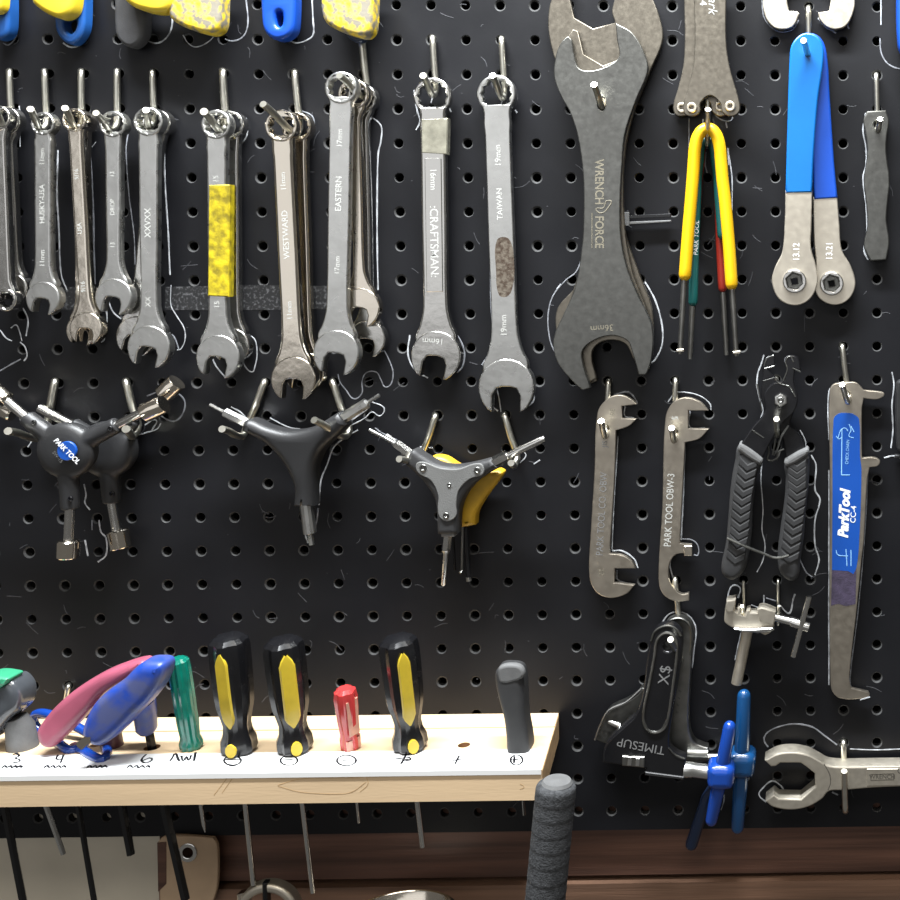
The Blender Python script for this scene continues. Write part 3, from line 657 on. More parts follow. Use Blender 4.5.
o = flat('wavy_bar', [(867, 111, 1), (886, 110, 1), (889.2, 121), (887, 136), (886.5, 152), (889.8, 180), (887.5, 206), (886.7, 220), (889.4, 242), (886.4, 260, 1), (870.5, 261, 1), (864, 246), (867.5, 226), (866.5, 205), (864, 180), (867.5, 152), (865.8, 134), (863.4, 120)], 4, 4.5, 'plate', None, b=1.0, seg=2, holes=[circ(877.5, 124.5, 3.6, 16)])
own(o, 'grey steel bar with wavy edges hanging at the right', 'bar')
t = thing('chain_checker', 'black tool edge cut off by the right side of the photo', 'tool', W(903, 455, 3))
flat('body', [(897, 384), (901, 380), (915, 380, 1), (915, 453, 1), (901, 452), (897, 448)], 4, 7, 'black_plastic', t, b=1.5, seg=2)
flat('base_lip', [(895, 455, 1), (915, 455, 1), (915, 458, 1), (895, 458, 1)], 2, 5, 'black_plastic', t, b=0.5, sm=0)

# ------------------------------------------------------------------ handles along the top edge
def handle(name, label, cat, parts, d, group):
    t = thing(name, label, cat, W(parts[0][1][0][0], 30, d), group)
    for pn, pts, dd, th, mat, b, hl in parts:
        flat(pn, pts, d + dd, th, mat, t, b=b, seg=3, holes=hl)
    return t
GH = 'tool handles along the top edge'
handle('shear_handle', 'blue and yellow handle end at the top left corner', 'handle', [('blue_grip', [(-12, -30, 1), (8.5, -30, 1), (8.8, 20), (6, 34), (-4, 39), (-12, 34, 1)], 0, 10, 'blue', 2.5, []), ('yellow_grip', [(-12, -30, 1), (6, -30, 1), (5.4, 4), (1, 12), (-12, 14, 1)], 11, 9, 'yellow_rubber', 3, [])], 4, GH)
handle('shear_handle', 'blue looped handle end half covered by a yellow grip', 'handle', [('blue_grip', [(54, -30, 1), (84.5, -30, 1), (84.3, 22), (80, 36), (70, 44), (60, 38), (54.5, 26)], 0, 9, 'blue', 2.2, [spline([(64, 20), (74, 18), (75, 28), (70, 33.5), (65, 30)], 4)]), ('yellow_grip', [(37, -30, 1), (80, -30, 1), (78, 3), (74, 14), (64, 19.3), (52, 15.5), (41, 8.5), (36, 2)], 10, 12, 'yellow_rubber', 4, [])], 4, GH)
handle('file_handle', 'flat grey handle end with a rounded tip', 'handle', [('grip', [(114, -30, 1), (144, -30, 1), (144, 30), (139, 42), (129.5, 47), (119, 41), (114.3, 30)], 0, 9, 'file_grey', 2.5, [])], 4, GH)
handle('cutter_handle', 'small plain yellow grip overlapping the grey handle end', 'handle', [('grip', [(120, -30, 1), (177, -30, 1), (175, 3), (170, 11.5), (161, 14), (146, 11.5), (135, 7), (126, -2)], 0, 12, 'yellow_rubber', 4, [])], 16, GH)
handle('cutter_handle', 'worn yellow grip with grey patches left of the blue handle with a slot', 'handle', [('grip', [(174, -30, 1), (226, -30, 1), (225.3, 8), (223, 29), (213, 35), (198, 32), (185, 27), (174, 19), (172, 10)], 0, 13, 'yellow_worn', 3.5, [])], 12, GH)
handle('plier_handle', 'bright blue handle end with a dark slot', 'handle', [('grip', [(263.5, -30, 1), (298.5, -30, 1), (297.5, 22), (294, 35), (281, 41), (270, 36), (265, 24)], 0, 11, 'blue_dip_deep', 3, [spline([(279, 15), (282, 12.5), (285, 15), (285, 25), (282, 28), (279, 25)], 4)])], 6, GH)
handle('cutter_handle', 'worn yellow grip right of the blue handle with a slot', 'handle', [('grip', [(322, -30, 1), (377, -30, 1), (376, 10), (374, 31), (367, 38), (350, 35), (333, 27.5), (326.5, 20), (324, 5)], 0, 13, 'yellow_worn', 3.5, []), ('blue_edge', [(345, 20, 1), (368, 20, 1), (364, 40), (356, 42), (347, 36)], -4, 5, 'navy_dark', 1.5, [])], 12, GH)
handle('plier_handle', 'blue handle sliver at the top right corner', 'handle', [('grip', [(896.5, -30, 1), (925, -30, 1), (922, 40), (905, 55), (898, 45)], 0, 10, 'blue_dip_deep', 3, [])], 5, GH)

# ------------------------------------------------------------------ three-way tools
def blob(name, paths, balls, mat, parent, vox=0.0011, extra=None):
    """One continuous moulded body grown from tapered limbs and flattened hubs."""
    verts, faces = [], []
    for pts, rr in paths:
        p3 = [W(*p) for p in pts]; rm = [r * PS(p) for r, p in zip(rr, p3)]
        q = spline3(p3, 5); rq = []
        for i in range(len(p3) - 1): rq += [rm[i] + (rm[i + 1] - rm[i]) * k / 5 for k in range(5)]
        rq.append(rm[-1]); v, f = tubes([(q, rq)], 16)
        b = len(verts); verts += v; faces += [tuple(b + i for i in x) for x in f]
    for (u, v, d, r, sy) in balls:
        c = W(u, v, d); r = r * PS(c); b = len(verts); n, m = 24, 12
        for i in range(m + 1):
            th = PI * i / m
            for k in range(n):
                a = 2 * PI * k / n
                e = lambda x: math.copysign(abs(x) ** 0.7, x)
                verts.append(c + Vector((r * math.cos(a) * abs(math.sin(th)) ** 0.6, -r * sy * e(math.cos(th)), r * math.sin(a) * abs(math.sin(th)) ** 0.6)))
        for i in range(m):
            for k in range(n):
                k2 = (k + 1) % n; faces.append((b + i * n + k, b + (i + 1) * n + k, b + (i + 1) * n + k2, b + i * n + k2))
    o = mesh(name, verts, faces, mat, parent, 0)
    md = o.modifiers.new('remesh', 'REMESH'); md.mode = 'VOXEL'; md.voxel_size = vox; md.use_smooth_shade = True
    ms = o.modifiers.new('smooth', 'SMOOTH'); ms.factor = 0.6; ms.iterations = 6
    return o
def socket(parent, a, b_, r, d, mat='polished'):
    A, B = W(*a, d), W(*b_, d); ax = (B - A).normalized()
    rm = r * PS(A)
    v, f = tubes([([A, A + ax * 0.001, B - ax * 0.0006, B, B - ax * 0.0002, B - ax * 0.005], [rm * 0.86, rm, rm, rm * 0.94, rm * 0.70, rm * 0.66])], 20)
    return mesh('socket', v, f, mat, parent, 35)
G3 = 'three-way hand wrenches'
def socketY(label, hub, arms, d, badge):
    t = thing('three_way_socket_wrench', label, 'wrench', W(arms[2][3][0], arms[2][3][1], d), G3)
    blob('body', [([(*hub, d), (*[hub[i] + (a[0][i] - hub[i]) * 0.55 for i in (0, 1)], d), (*a[0], d)], [11, 9.2, 8.2]) for a in arms], [(*hub, d, 28.5, 0.42)], 'black_plastic', t)
    for end, st, so0, so1, rs in arms:
        tube('shaft', [(*end, d), (*st, d)], 4.6, 'chrome', t, n=14)
        socket(t, so0, so1, rs, d)
    for a in arms:
        p = [hub[i] + (a[0][i] - hub[i]) * 0.83 for i in (0, 1)]
        flat('set_screw', circ(*p, 2.6, 14), d + 5.2, 1.2, 'black_gloss', t, holes=[circ(*p, 1.3, 6)], b=0.3, sm=0)
    if badge:
        q = (66.5, 451)
        flat('badge', circ(*q, 9.6, 28), d + 9.6, 1.6, 'blue_sticker', t, b=0.3, sm=0)
        letters('lettering', 'PARK TOOL', q[0], q[1], 5.0, 45, d + 11.75, 'white_print', t, bold=0.03, shear=0.2, sx=0.85)
        letters('lettering', 'SW-15', q[0] - 9, q[1] + 6, 3.4, 50, d + 11.75, 'grey_plate', t)
    return t
socketY('rear black socket wrench of the pair, its hub to the right', (108, 449), [((72, 425), (40, 408), (14, 414), (-6, 405), 8.5), ((133, 419), (163, 397), (163, 395), (177, 382), 9.5), ((112, 503), (117, 531), (117.2, 530), (121, 548), 9.8)], 14, False)
socketY('front black socket wrench with a round blue badge', (68, 450), [((26, 417), (4, 398), (6, 401), (-12, 386), 9), ((118, 424.5), (143, 412), (144, 413.5), (164, 404), 9.6), ((70, 509), (68.5, 541), (68.5, 540), (67.8, 557.5), 10)], 36, True)

def bit(parent, a, b_, c, r0, r1, d, mat='chrome', hexn=6, d2=None):
    e = d if d2 is None else d2
    tube('bit_sleeve', [(*a, d), (*b_, e)], r0, mat, parent, n=hexn, smooth=20)
    tube('bit', [(*b_, e), (*[b_[i] + (c[i] - b_[i]) * 0.12 for i in (0, 1)], e), (*[b_[i] + (c[i] - b_[i]) * 0.97 for i in (0, 1)], e), (*c, e)], [r0 * 0.9, r1, r1, r1 * 0.6], 'satin', parent, n=8)
t = thing('three_way_hex_wrench', 'plain matte black three-way hex tool with silver bits', 'wrench', W(311, 545, 22), G3)
flat('body', [(252.8, 418.6), (270, 426), (292, 430.5), (315, 426), (341, 411, 1), (349, 424, 1), (338, 436), (324, 449), (316.5, 467), (315, 490), (315.5, 505.5, 1), (296, 505.5, 1), (296.5, 488), (287.3, 464.6), (269.4, 444), (252, 434), (244.5, 430.5, 1), (246.5, 421)], 16, 15, 'black_plastic', t, b=6, seg=4, smooth=70)
bit(t, (249, 424.5), (225, 412.5), (209.5, 404.5), 4.8, 1.7, 24, 'satin')
bit(t, (344, 417.5), (367, 403), (379.5, 395), 5.4, 2.0, 24, 'satin')
bit(t, (306, 503), (310, 533), (311.8, 545), 6.2, 2.6, 24, 'satin', 12)
t = thing('three_way_hex_wrench', 'yellow handled three-way tool hidden behind the screwed grey one', 'wrench', W(470, 575, 10), G3)
flat('body', [(430, 458), (444, 456), (460, 465), (478, 470), (500, 469, 1), (504, 472), (501, 478), (488, 495), (478, 512), (476.5, 524, 1), (462.5, 526.5, 1), (459, 505), (448, 485), (432, 472)], 7, 11, 'yellow_ochre', t, b=4, seg=4, smooth=70)
tube('bit', [(466, 522, 12), (469, 579, 12)], 2.6, 'black_gloss', t, n=6)
tube('bit', [(463, 522, 12), (462, 570, 12), (460, 573, 14)], 1.4, 'steel_dark', t, n=8)
tube('bit', [(452, 520, 12), (455, 570, 12)], 1.4, 'black_gloss', t, n=6)
tube('bit_cap', [(468.6, 577, 12), (469, 581, 12)], 2.7, 'satin', t, n=8)
t = thing('three_way_hex_wrench', 'three-way multi-bit tool with a grey plate held by screws', 'wrench', W(445, 585, 24), G3)
flat('body', [(414, 449), (424, 454), (440, 463), (458, 465), (476, 462), (493, 457.5, 1), (501, 466.5, 1), (488, 474), (472.7, 486), (461.5, 505), (458.6, 533, 1), (439.4, 533, 1), (437, 500), (426.7, 482), (416, 471), (407.5, 464, 1)], 20, 13, 'rubber', t, b=4, seg=4, smooth=70)
pl = flat('cover_plate', [(416, 464), (423, 462), (440, 468), (458, 469), (473, 464), (482, 465), (483, 474), (470, 479), (459, 490), (456, 505), (456, 516), (448, 521.5), (440, 518), (437.5, 508), (438, 496), (431, 481), (418, 473)], 32.5, 1.6, 'grey_plate', t, b=0.6, seg=2)
for c, r in (((422.8, 468), 3.6), ((477, 470.5), 3.4), ((445.8, 515.7), 3.2), ((449, 485), 2.0)):
    flat('screw', circ(*c, r, 16), 34, 0.8, 'plate', t, holes=[circ(*c, r * 0.5, 6)], b=0.3, sm=0)
bit(t, (414, 457), (396, 444), (369, 429.5), 5, 2.0, 28)
tube('bit', [(408, 452, 24), (386, 435, 24)], 2.2, 'satin', t, n=6)
tube('bit', [(405, 460, 24), (397, 458, 26)], 3, 'chrome', t, n=10)
tube('bit_sleeve', [(494, 462.5, 28), (508, 455.5, 28)], 6, 'chrome', t, n=6, smooth=20)
tube('bit', [(506, 457, 28), (540, 440.5, 28), (545, 438.5, 28)], [4, 4, 3], 'chrome', t, n=12)
bit(t, (448, 530), (446, 550), (443.3, 585.5), 4.6, 2.4, 26)
flat('collar', [(441, 532, 1), (455, 532, 1), (454, 537, 1), (441, 537, 1)], 22, 8, 'grey_plate', t, b=0.6, sm=0)

# ------------------------------------------------------------------ bronze bottom-bracket bars
GB = 'flat bronze-toned jaw wrenches'
t = thing('jaw_wrench', 'bronze-toned flat bar with an open jaw at each end', 'wrench', W(610, 598, 4), GB)
flat('plate', [(607, 399), (620, 394.8), (631, 399), (637.4, 404.3, 1), (622, 406.3, 1), (622, 418.3, 1), (636.7, 418.8, 1), (629, 426), (616, 430.6, 1), (614.2, 482), (609.3, 553.8, 1), (621.3, 555), (631.5, 561), (635.4, 568.6, 1), (615, 568.6, 1), (614, 583, 1), (634.6, 585, 1), (626.4, 594), (611, 598), (597, 593), (589.4, 577), (590.7, 533), (594.5, 469), (597.3, 413)], 4, 4, 'nickel', t, holes=[circ(605.3, 428.3, 3.6, 16)], b=0.6, seg=2, sm=5)
letters('stamping', 'PARK TOOL CO. OBW', 602, 514, 7, -87, 8.15, 'scuff_light', t, sx=0.82)
letters('stamping', 'JIS', 605, 444, 5, -87, 8.15, 'scuff_light', t)
letters('stamping', '36', 612, 412, 5, 90, 8.15, 'engrave_tan', t); letters('stamping', '32', 601, 572, 5, 90, 8.15, 'engrave_tan', t)
t = thing('jaw_wrench', 'bronze-toned flat bar with a jaw on top and a round hook below', 'wrench', W(675, 600, 4), GB)
flat('plate', [(685, 397.4), (700, 401.7), (708.3, 410.7, 1), (688.5, 410.7, 1), (687.8, 428.6, 1), (709, 428.8, 1), (699.3, 438.8), (685.2, 442.6, 1), (682, 500), (679.6, 543.6, 1), (691.6, 544.8, 1), (691.6, 556, 1), (683, 553.5), (674, 556), (668.6, 568), (670.5, 584), (681, 594), (689, 593, 1), (689, 601, 1), (673, 601), (661.5, 592), (658.4, 575), (662.2, 508), (665.3, 418), (672.4, 403)], 4, 4, 'nickel', t, holes=[circ(674.3, 432.2, 3.6, 16)], b=0.6, seg=2, sm=5)
letters('stamping', 'PARK TOOL OBW-3', 669.5, 510, 7, -87, 8.15, 'stamp_glint', t, sx=0.82, bold=0.01)
letters('stamping', '5', 674.5, 418, 6, 90, 8.15, 'stamp_glint', t, bold=0.02)
flat('step_lug', [(684, 546, 1), (692, 546, 1), (692, 556, 1), (684, 556, 1)], 8, 1.2, 'nickel', t, b=0.3, sm=0)

# ------------------------------------------------------------------ ribbed link pliers
t = thing('link_pliers', 'black link pliers with chevron ribbed grips and a silver nut', 'pliers', W(760, 578, 8))
flat('jaw_arm', [(763, 374, 1), (762.5, 366), (767, 358), (774, 354.5, 1), (775.5, 366, 1), (768, 369, 1), (775, 377, 1), (780, 383), (792, 386), (797, 397), (795, 410), (790, 425), (797, 432), (806, 448, 1), (786, 459, 1), (783, 440), (776, 424), (765, 412), (761, 395)], 9, 5, 'black_gloss', t, b=0.9, seg=2)
flat('jaw_arm', [(784, 381, 1), (786.5, 369), (785, 360), (790, 355.5), (798, 358), (801, 371, 1), (795, 369, 1), (794, 383), (798, 398), (794, 412), (783, 423), (772, 440), (762, 459, 1), (741, 444, 1), (752, 428), (765, 411), (764, 395), (772, 384)], 15, 5, 'black_gloss', t, b=0.9, seg=2)
for wl_ in ([(764, 366), (767, 358.5), (774, 355.5)], [(764.5, 368.8), (774.5, 366.2)], [(763.5, 381), (774.5, 377.5)], [(774.5, 377.5), (779.5, 383.5), (790, 387), (795.5, 397)], [(783, 381), (787.3, 369), (785.6, 361), (790, 356.5), (793.5, 362)], [(792.5, 368), (800.5, 372)], [(757, 384), (760.5, 402), (762, 411)], [(752, 430), (764, 438)]):
    ribbons('worn_edge', [wl_], 1.3, 'plate', t, lambda u, v: W(u, v, 20.1), NB)
flat('pivot_nut', circ(780.7, 400.3, 6.9, 6, 0.5), 20, 4, 'satin', t, b=0.9, seg=2, sm=0)
flat('pivot_bolt', circ(780.7, 400.3, 3.2, 18), 24, 1.4, 'plate', t, holes=[circ(780.7, 400.3, 1.3, 6)], b=0.4, sm=0)
tube('spring', [(776, 432, 16), (775, 443, 16), (774, 455, 16), (781, 437, 18), (788.5, 425.5, 18)], 1.1, 'plate', t, n=8, sp=4)
tube('spring', [(767, 441, 14), (769, 452, 14), (768, 460, 14), (777, 458, 15), (780, 450, 15)], 1.1, 'plate', t, n=8, sp=4)
tube('spring', [(777, 460, 14), (778, 452, 16), (784, 449, 16)], 0.9, 'plate', t, n=8, sp=3)
def plgrip(outl, axis, cap, sgn):
    g = flat('grip', outl, 8, 14, 'rubber', t, b=4.5, seg=4, smooth=60)
    flat('end_cap', cap, 9, 14.5, 'rubber_grey', t, b=2, seg=2)
    ch = []
    for k in range(12):
        f = (k + 0.7) / 12.3 * (len(axis) - 1); i = min(int(f), len(axis) - 2); f -= i
        c = (axis[i][0] + (axis[i + 1][0] - axis[i][0]) * f, axis[i][1] + (axis[i + 1][1] - axis[i][1]) * f)
        a = Vector((axis[i + 1][0] - axis[i][0], axis[i + 1][1] - axis[i][1])).normalized(); n = Vector((-a.y, a.x))
        w = 9.6
        P_ = [Vector(c) + n * w - a * 4.5, Vector(c) + a * 2.2, Vector(c) - n * w - a * 4.5]
        P2 = [p - a * 8.0 for p in reversed(P_)]
        flat('chevron_rib', [tuple(p) for p in P_ + P2], 20.4, 2.3, 'rubber', g, b=1.0, seg=2, sm=0)
plgrip([(739.7, 446), (762, 460.5), (757.5, 473), (753, 503), (751, 538), (746, 566), (735, 578), (724, 574.5), (721.7, 564), (726, 543), (728.5, 517), (731, 485), (735.5, 459)],
       [(748, 464), (742, 500), (739, 535), (734, 568)], [(738, 447), (741, 444), (762, 458.5), (762.5, 463), (759, 465), (738.5, 451)], 1)
plgrip([(785, 463.5), (808, 450.5), (809.5, 455), (809, 480), (805.5, 513), (804, 535), (800.8, 557), (798, 576), (790, 579.5), (780, 571), (777.7, 555), (780, 532), (784.5, 499), (785.8, 475)],
       [(797, 466), (797, 495), (793, 530), (788, 568)], [(784, 463), (787, 459.5), (807, 449), (809.3, 452), (806, 457), (787, 467)], 1)
tube('tie_wire', [(727, 538, 24), (742, 545, 25), (762, 553, 24), (776, 558, 24), (789, 555.5, 25)], 1.4, 'plate', t, n=8, sp=4)

# ------------------------------------------------------------------ chain gauge with blue label
t = thing('chain_gauge', 'long steel chain gauge with a blue printed label and a hooked foot', 'gauge', W(848, 698, 4))
flat('plate', [(829.5, 391), (834, 384), (846, 382.5), (856, 382.5), (863.8, 390, 1), (883.5, 392.5), (884, 396), (876.7, 399.5), (863.8, 398.3, 1), (862, 409), (862, 457.8, 1), (874, 457.4), (880, 461), (877.8, 466), (869.7, 467.5, 1), (867.3, 480), (863.8, 540.7), (861.5, 560), (856.8, 608.7), (849.3, 677), (851, 688.5, 1), (868.5, 692.5, 1), (869.5, 696), (860, 699), (840, 698.5), (832.5, 692), (830.5, 684), (829.5, 613), (829.8, 543), (830, 480)], 4, 4, 'nickel', t, holes=[circ(847, 394.5, 3.4, 16)], b=0.6, seg=2)
flat('blue_label', [(833.5, 420), (838, 414), (846, 413), (853, 414), (859, 419.5), (860, 456), (861.5, 471), (859, 545), (856.5, 567), (853.5, 574, 1), (848, 571, 1), (832, 570, 1), (832.5, 500)], 8, 0.3, 'blue_sticker', t, b=0, label='blue printed label')
flat('worn_label', [(832, 570, 1), (848, 571, 1), (856.3, 568, 1), (855.5, 604, 1), (846, 606), (838, 604), (831, 606, 1)], 8, 0.25, 'purple_worn', t, b=0, label='dark worn strip of label')
letters('lettering', 'ParkTool', 844.5, 514, 9.6, -87, 8.45, 'white_print', t, bold=0.05, shear=0.25, sx=0.93)
letters('lettering', 'CC-4', 853.5, 514.5, 5.4, -87, 8.45, 'white_print', t, bold=0.01)
for dg in ([[(842, 429), (841.5, 475)], [(841.5, 475), (850, 475)], [(838, 438), (841, 430), (845, 428), (848, 431)], [(849, 424), (851, 430), (849, 436), (854, 438)], [(836, 436), (839, 439), (842, 437)], [(851, 426), (854, 432)], [(836, 550), (838, 555), (848, 556)], [(846, 549), (847, 566)], [(851, 550), (851, 566)]]): ribbons('diagram_line', [dg], 0.8, 'cyan_print', t, lambda u, v: W(u, v, 8.4), NB, h=0.00005)
letters('lettering', 'CHECK CHAIN', 847.5, 452, 3.2, -87, 8.45, 'cyan_print', t, sx=0.8)

# ------------------------------------------------------------------ small silver chain breaker
t = thing('chain_breaker', 'small bright steel chain breaker with a cross handle screw', 'chain tool', W(740, 680, 10))
flat('frame', [(724.2, 617), (726.5, 600.5, 1), (735.5, 599, 1), (734.5, 612, 1), (737, 613, 1), (737.5, 608, 1), (740, 608, 1), (740, 615, 1), (745, 616, 1), (746.5, 610.5, 1), (750, 610, 1), (750, 613, 1), (757, 613, 1), (759, 608, 1), (764, 607.5), (775.7, 612, 1), (774, 626, 1), (770, 633), (765, 635.5, 1), (757, 632), (736, 629), (725, 623)], 9, 11, 'cast_nickel', t, b=0.9, seg=2, sm=4)
flat('guide_block', [(757, 609.5, 1), (761.6, 607.5, 1), (775.7, 612, 1), (773.7, 625.5, 1), (759.5, 621.5, 1)], 19, 5, 'cast_nickel', t, b=0.8, seg=2, sm=0)
flat('anvil', [(726.5, 601, 1), (735.5, 600, 1), (733.5, 612.5, 1), (726, 612, 1)], 19, 4, 'cast_nickel', t, b=0.8, seg=2, sm=0)
flat('base_flange', [(734, 628.5), (748, 629.5), (772, 628), (774, 630), (768, 632.5), (750, 632.5), (735, 630.5)], 14, 11, 'satin', t, b=0.6)
tube('handle_rod', [(747.5, 630, 15), (736.6, 683.5, 15)], 5.5, 'cast_nickel', t, n=20, cap='flat')
tube('screw', [(775, 617.5, 17), (790, 621, 17), (791, 621.5, 17), (808.5, 627.5, 17)], [4.2, 4.2, 5.2, 5.2], 'chrome', t, n=20)
tube('cross_bar', [(809, 596.5, 19), (793, 656.5, 19)], 3.0, 'chrome', t, n=14)

# ------------------------------------------------------------------ black chain presses with blue handles
GP = 'heavy chain presses'
def press_handle(t, top, hub, low, d, mat, r=6.0, hr=11.0, sleeve=None):
    h = tube('handle_arm', [(*top, d + 2), (*hub, d)], [r * 0.95, r * 1.1], mat, t, n=16, cap='round')
    tube('handle_arm', [(*hub, d), (*low, d - 2)], [r * 1.15, r * 0.9], mat, t, n=16, cap='round')
    dx, dy = hub[0], hub[1]
    flat('handle_hub', [(dx - hr, dy - hr * 0.75), (dx - 3, dy - hr), (dx + hr, dy - hr * 0.75), (dx + hr * 1.1, dy + hr * 0.4), (dx + hr * 0.8, dy + hr), (dx - hr * 0.9, dy + hr * 0.9), (dx - hr * 1.1, dy)], d - 9, 18, mat, t, b=6, seg=4, smooth=70)
t = thing('chain_press', 'rearmost chain press, only its dark navy handle showing low on the left', 'chain tool', W(690, 845, 12), GP)
tube('handle_arm', [(719, 778, 16), (707, 797, 15), (691.5, 844, 14)], [5, 5.5, 6.2], 'navy_dark', t, n=16, cap='round')
flat('handle_hub', circ(718, 776, 9, 24), 12, 8, 'navy_dark', t, b=2.5, seg=3, sm=0)
t = thing('chain_press', 'bare steel chain press behind the black one with the longer blue handle', 'chain tool', W(740, 832, 12), GP)
flat('body', [(664, 630), (668, 621), (678, 617.5), (688, 621), (693, 632), (692, 650), (689.5, 690), (689, 728), (694, 742), (705, 747.5, 1), (708, 748, 1), (708, 762, 1), (690, 764), (675, 760), (662, 740), (655, 700), (658, 660)], 5, 9, 'steel_dark', t, b=1.5, seg=3)
flat('flared_foot', [(643, 688), (636, 695), (625, 702), (609, 710), (600, 726), (594.5, 740, 1), (605, 744, 1), (618, 742), (645, 735), (665, 720, 1), (665, 690, 1)], 7, 9, 'plate', t, b=1.5, seg=3)
tube('loop_rim', [(664, 629, 14), (668, 622, 15), (678, 618.5, 15), (687, 622, 15), (691.5, 632, 15), (690.5, 655, 14)], 1.4, 'plate', t, n=10, sp=5)
tube('flare_rim', [(642, 688, 16), (626, 702, 16), (609, 710, 16), (600, 726, 16), (595, 740, 16)], 1.1, 'satin', t, n=8, sp=4)
tube('barrel', [(688, 754, 12), (708, 754.5, 12)], 6.5, 'plate', t, n=20)
tube('screw', [(707, 756.5, 12), (741, 758, 12)], 3.4, 'satin', t, n=14)
tube('flare_pin', [(609, 721, 14), (620, 726, 16)], 3.0, 'satin', t, n=12)
ribbons('cast_lettering', [[(679, 690), (681, 692)], [(678, 697), (680, 699)], [(677, 704), (679, 706)], [(676, 711), (678, 713)]], 1.6, 'plate', t, lambda u, v: W(u, v, 14.1), NB, sm=0)
press_handle(t, (744, 696), (741.5, 762), (737.5, 827), 16, 'blue_teal', 7.2, 12.4)
t = thing('chain_press', 'front black painted chain press with scratched lettering and a short blue handle', 'chain tool', W(712, 826, 30), GP)
flat('body', [(651, 640), (655, 630), (665, 625), (675, 627), (682, 636), (681, 660), (676, 692), (671, 722), (669, 746), (675, 754), (685.6, 758.5, 1), (683.6, 779.6, 1), (645, 775, 1), (645, 769, 1), (602, 763, 1), (604, 748), (611, 738), (626, 724), (635, 715), (642, 695), (647, 660)], 22, 10, 'black_gloss', t, b=1.6, seg=3, holes=[circ(667.5, 647, 4.5, 16)])
rim = spline([(654.5, 655), (657, 640), (665.5, 633), (674.5, 637), (677, 650), (673, 685), (668, 718), (663.5, 729), (653, 732.5), (645, 726), (643.5, 712), (649, 685)], 5)
ribs = [W(u, v, 32.3) for u, v in rim]; ribs.append(ribs[0])
v_, f_ = tubes([(ribs, 0.0011)], 8); mesh('slot_rim', v_, f_, 'steel_dark', t, 40)
tube('edge_rim', [(651, 641, 32), (655, 631, 32), (665, 626, 32), (675, 628, 32), (681, 636, 32)], 1.0, 'plate', t, n=8, sp=5)
tube('slot_foot', [(644, 722, 32.4), (648, 730, 32.4), (655, 732.5, 32.4), (662, 729, 32.4), (667, 720, 32.4)], 1.4, 'plate', t, n=8, sp=5)
tube('edge_rim', [(669, 748, 32), (675, 754.5, 32), (685, 759, 32)], 0.9, 'plate', t, n=8, sp=4)
flat('chain_seat', [(622, 756, 1), (644.5, 757, 1), (644, 768, 1), (622, 766, 1)], 31.5, 2.6, 'steel_dark', t, b=0.6, sm=0)
flat('chain_tooth', [(628, 757, 1), (632, 757, 1), (631, 766, 1), (627, 766, 1)], 33.5, 1.8, 'satin', t, b=0.4, sm=0)
flat('chain_tooth', [(636, 758, 1), (640, 758, 1), (639, 766.5, 1), (635, 766.5, 1)], 33.5, 1.8, 'satin', t, b=0.4, sm=0)
flat('lower_lip', [(645, 772, 1), (684, 777, 1), (683.6, 780, 1), (645, 775.5, 1)], 31, 2.2, 'black_plastic', t, b=0.5, sm=0)
letters('scratched_lettering', 'TIMESUP', 641, 746, 8.5, 191, 32.25, 'scuff_light', t, sx=1.05)
letters('scratched_lettering', 'X$', 665, 675, 11, -82, 32.25, 'scuff_light', t)
tube('barrel', [(684, 769.5, 27), (692, 770, 27), (693, 770, 27), (709.5, 772, 27)], [7.6, 7.6, 7.0, 7.0], 'satin', t, n=20)
press_handle(t, (729.5, 727), (721, 773.5), (711.5, 820), 30, 'blue_handle', 6.7, 12.2)

# ------------------------------------------------------------------ headset wrench lying across its hook
t = thing('headset_wrench', 'thick pale steel headset wrench lying sideways with a slotted head', 'wrench', W(800, 808, 5))
flat('body', [(764.7, 760.6, 1), (777.6, 754), (793.7, 752.4), (808, 755), (819, 760.5), (828, 765.5), (842, 767), (880, 766.5), (930, 766, 1), (930, 786, 1), (880, 787.5), (842, 790.5), (829, 791.5), (822, 799), (808, 807), (790.4, 810), (772.7, 807), (765.5, 801.5, 1), (774, 794.4, 1), (779, 798.7, 1), (801, 799.3, 1), (815.4, 787, 1), (814.6, 773.5, 1), (801, 763, 1), (780, 763, 1), (776, 766.3, 1), (771, 766.8, 1)], 5, 14.5, 'cast_nickel', t, b=1.0, seg=2)
flat('shank_step', [(867, 769, 1), (930, 768.5, 1), (930, 784.5, 1), (867, 786, 1)], 19.4, 0.5, 'cast_nickel', t, b=0.3, sm=0)
flat('logo_frame', [(870.5, 773.8, 1), (894, 773.2, 1), (894, 780, 1), (870.5, 780.6, 1)], 19.9, 0.12, 'stamp_dark', t, b=0, sm=0, holes=[[(871.3, 774.6), (893.2, 774), (893.2, 779.2), (871.3, 779.8)]])
letters('stamping', 'WRENCH', 882.3, 777, 4.4, -0.5, 20.0, 'stamp_dark', t, bold=0.01, sx=0.95)
letters('stamping', 'C', 900, 771, 6, 0, 20.0, 'stamp_dark', t)
ribbons('head_line', [[(824, 764), (829.5, 774), (830.5, 783), (828, 790)]], 1.0, 'stamp_dark', t, lambda u, v: W(u, v, 19.5), NB, h=0.00005)

